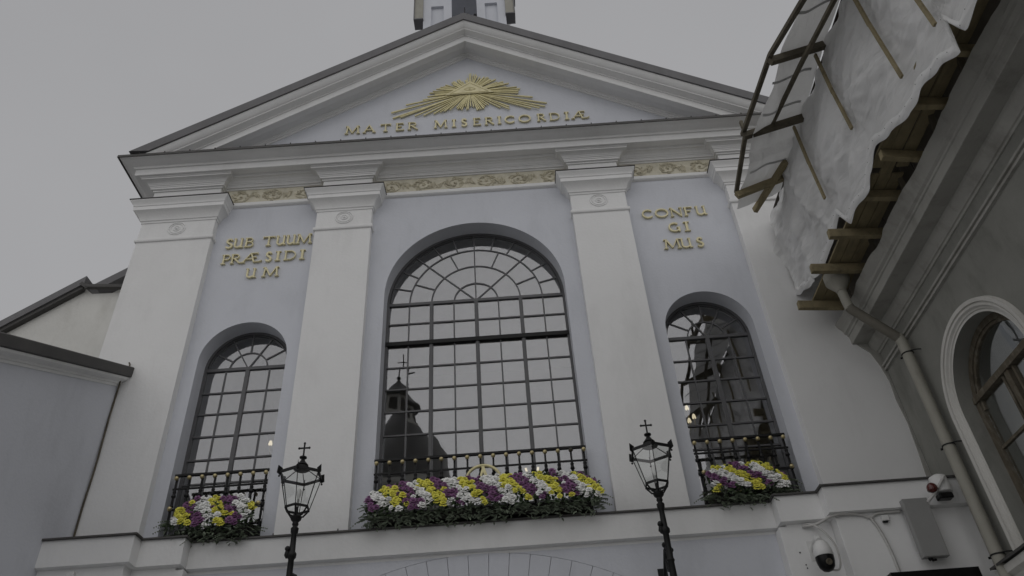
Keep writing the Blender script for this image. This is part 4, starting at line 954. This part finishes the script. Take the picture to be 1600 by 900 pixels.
tp = thing('tarpaulin', 'torn creased white plastic sheeting hanging from the timber frame', 'tarpaulin', (5, -3, 8.6))
HEM = [(-.22, 8.86), (-.36, 8.77), (-.75, 8.60), (-1.2, 8.50), (-1.77, 8.56), (-2.15, 8.66), (-2.40, 8.32), (-2.60, 8.36), (-3.02, 8.27), (-3.2, 8.40), (-3.53, 8.51), (-3.9, 8.34), (-4.30, 8.18), (-4.50, 8.14), (-4.66, 8.18), (-5.0, 8.04), (-5.36, 7.84), (-5.40, 8.24), (-5.55, 7.9), (-5.85, 7.95), (-7.5, 8.0)]
def hem(y):
    for (a, b), (c, d) in zip(HEM, HEM[1:]):
        if c <= y <= a:
            t = (y-a)/(c-a); t = t*t*(3-2*t); return b+(d-b)*t
    return 8.8
BAT = (-.3, -1.36, -2.28, -3.5, -4.68, -5.43, -6.6)
def tarpx(y, z, h):
    # sheet pulled tight at the battens, bellying and creased between them
    k = min(abs(y-b) for b in BAT); base = 5.0+.10*max(0, 1-(z-h)/.8)
    belly = -.10*math.sin(min(1, k/.55)*PI/2)*math.sin(PI*min(1, max(0, (z-h)/(10.4-h))))
    cr = 0
    for b, s, f in ((-2.28, 1.0, 19), (-3.5, .9, 23), (-4.68, -1.0, 25), (-5.43, 1.0, 21)):
        dy, dz = y-b, z-9.45
        rr = math.hypot(dy, dz)+.12; an = math.atan2(dz, dy); cr += .020*math.sin(an*f+3*noise.noise(Vector((y*1.5, z*1.5, b))))*math.exp(-rr*1.5)
    def cre(fa, fl, sl_, sd, am):                     # long narrow creases running obliquely
        u = y*.86+z*sl_; w = z*.86-y*sl_; return am*(1-abs(noise.noise(Vector((w*fa, u*fl, sd))))*3.2)
    fade = min(1, max(0, (z-h)/.45))
    dgl = (max(0, cre(2.2, .35, -.5, 2.0, .075)) + max(0, cre(4.3, .5, -.62, 7.0, .034)) + max(0, cre(3.1, .3, .35, 5.0, .020)))*(.08+.92*fade) + .05*noise.noise(Vector((y*.9, z*.8, 3.0)))
    cr *= .05+.95*fade
    far = max(0, 1-abs(y+.55)/.75); bunch = far*(.05*noise.noise(Vector((y*3, z*6, 9)))+.03*noise.noise(Vector((y*8, z*13, 4))))
    ridge = .05*math.exp(-((y+1.15+.28*(z-9.2))/.06)**2) + .04*math.exp(-((y+1.75-.2*(z-9.2))/.05)**2)
    return base+belly+cr+dgl+bunch-ridge
NY, NZ = 190, 64; m = MB()
for i in range(NY+1):
    y = -.22-7.0*i/NY; h = hem(y)
    for j in range(NZ+1):
        z = h+(10.44-h)*j/NZ; yy = y+(.10*(1-j/NZ) - .05*math.sin(j/NZ*9))*(1 if i == 0 else max(0, 1-i/14))
        m.v.append((tarpx(y, z, h), yy, z+.01*noise.noise(Vector((y*4, z*4, 0)))))
m.f = [(i*(NZ+1)+j, (i+1)*(NZ+1)+j, (i+1)*(NZ+1)+j+1, i*(NZ+1)+j+1) for i in range(NY) for j in range(NZ)]
part('sheet', m, 'tarp', tp, smooth=80)
m = MB()
for i in range(NY+1):
    y = -.30-6.9*i/NY; h = hem(y); x0 = tarpx(y, h, h)
    for j in range(6):
        t = j/5; w = .15+.02*noise.noise(Vector((y*1.5, 0, 0)))
        m.v.append((x0-.012-.03*math.sin(t*PI)-.006*noise.noise(Vector((y*5, t*3, 3))), y, h-.02+w*t+.005*noise.noise(Vector((y*5, t*2, 8)))))
m.f = [(i*6+j, (i+1)*6+j, (i+1)*6+j+1, i*6+j+1) for i in range(NY) for j in range(5)]
part('hem', m, 'tarp', tp, smooth=80)
m = MB()
for i in range(40):
    y = -.45-.15*i; h = hem(y); x0 = tarpx(y, h, h); m.ball((x0-.045, y, h+.05+.012*(i*7 % 3)), .0045, 6, 4)
part('eyelet', m, 'dark_zinc', tp)['kind'] = 'stuff'
m = MB(); NX = 24; NYB = 90
def topz(x, y):
    br = min(abs(y-b) for b in (-.6, -1.34, -2.4, -3.68, -4.9, -6.1)); zb_ = 9.98+(x-4.2)*.42+(.10 if y < -2 else .0)-(.45*max(0, -4.2-y)*.5 if y < -4.2 else 0)*(1-(x-4.2)/.85)
    return zb_+.075-.06*math.sin(min(1, br/.5)*PI/2)+.03*noise.noise(Vector((x*5, y*3, 1)))
for i in range(NYB+1):
    y = -.95-6.0*i/NYB
    xe = 4.27+(.10*max(0, min(1, (-2.6-y)/.6)) if y < -2.6 else 0)-.0+.03*noise.noise(Vector((y*2, 0, 0)))+(.18*min(1, max(0, -4.0-y)) if y < -4.0 else 0)
    for j in range(NX+1):
        x = xe+(5.06-xe)*j/NX; m.v.append((x, y, topz(x, y)))
m.f = [(i*(NX+1)+j, (i+1)*(NX+1)+j, (i+1)*(NX+1)+j+1, i*(NX+1)+j+1) for i in range(NYB) for j in range(NX)]
part('top_sheet', m, 'tarp', tp, smooth=80)
for y in (-1.75, -2.75, -3.3, -4.35):
    m = MB()
    for j in range(13):
        x = 4.33+(.62*j/12); yy = y-.03*math.sin(j*.55+y); m.v += [(x, yy-.022, topz(x, yy)-.012), (x, yy+.022, topz(x, yy)-.012)]
    m.f = [(2*j, 2*j+2, 2*j+3, 2*j+1) for j in range(12)]; part('tape', m, 'tarp_tape', tp)

# ================================================================== TOWER BEHIND THE CAMERA (mirrored in the middle window)
tw = thing('church_tower', 'dark domed church tower with a lantern, mirrored in the middle window', 'tower', (-7.75, -40, 0))
tc = (-7.75, -40.0, 0)
m = MB(); m.lathe([(3.7, 0), (3.7, 22.5), (4.0, 22.8), (4.0, 23.2), (3.6, 23.3)], tc, 8, PI/8); part('shaft', m, 'tower_wall', tw)
m = MB(); m.lathe([(3.65, 23.2), (3.62, 24.4), (3.4, 25.5), (2.9, 27.0), (2.2, 28.2), (1.6, 29.0), (1.3, 29.7)], tc, 16); part('dome', m, 'tower_roof', tw, smooth=40)
m = MB(); m.lathe([(1.25, 29.6), (1.25, 30.0), (1.0, 30.1), (.98, 31.6), (1.1, 31.65)], tc, 8, PI/8); la = part('lantern', m, 'tower_wall', tw)
for i in range(8):
    a = PI/4*i; q = MB(); c = Vector(tc)+Vector((math.cos(a)*.93, math.sin(a)*.93, 0)); s = Vector((-math.sin(a), math.cos(a), 0)); o = Vector((math.cos(a), math.sin(a), 0))*.02
    pts = [(-.22, 30.35), (.22, 30.35), (.22, 31.1)] + [(.22*math.cos(PI*k/6), 31.1+.22*math.sin(PI*k/6)) for k in range(1, 6)] + [(-.22, 31.1)]
    q.add([c+s*u+o+Vector((0, 0, z)) for u, z in pts], [tuple(range(len(pts)))]); part('opening', q, 'box_dark', la)
m = MB(); m.lathe([(1.52, 31.55), (1.5, 31.65), (1.0, 32.15), (.62, 32.7), (.25, 33.1), (.12, 33.4)], tc, 8, PI/8); lr = part('lantern_roof', m, 'tower_roof', tw)
m = MB(); m.tube([(tc[0], tc[1], 33.3), (tc[0], tc[1], 35.1)], .05, 6); m.ball((tc[0], tc[1], 33.6), .17); m.beam((tc[0]-.45, tc[1], 34.5), (tc[0]+.45, tc[1], 34.5), .07, .07); part('cross', m, 'iron', lr)
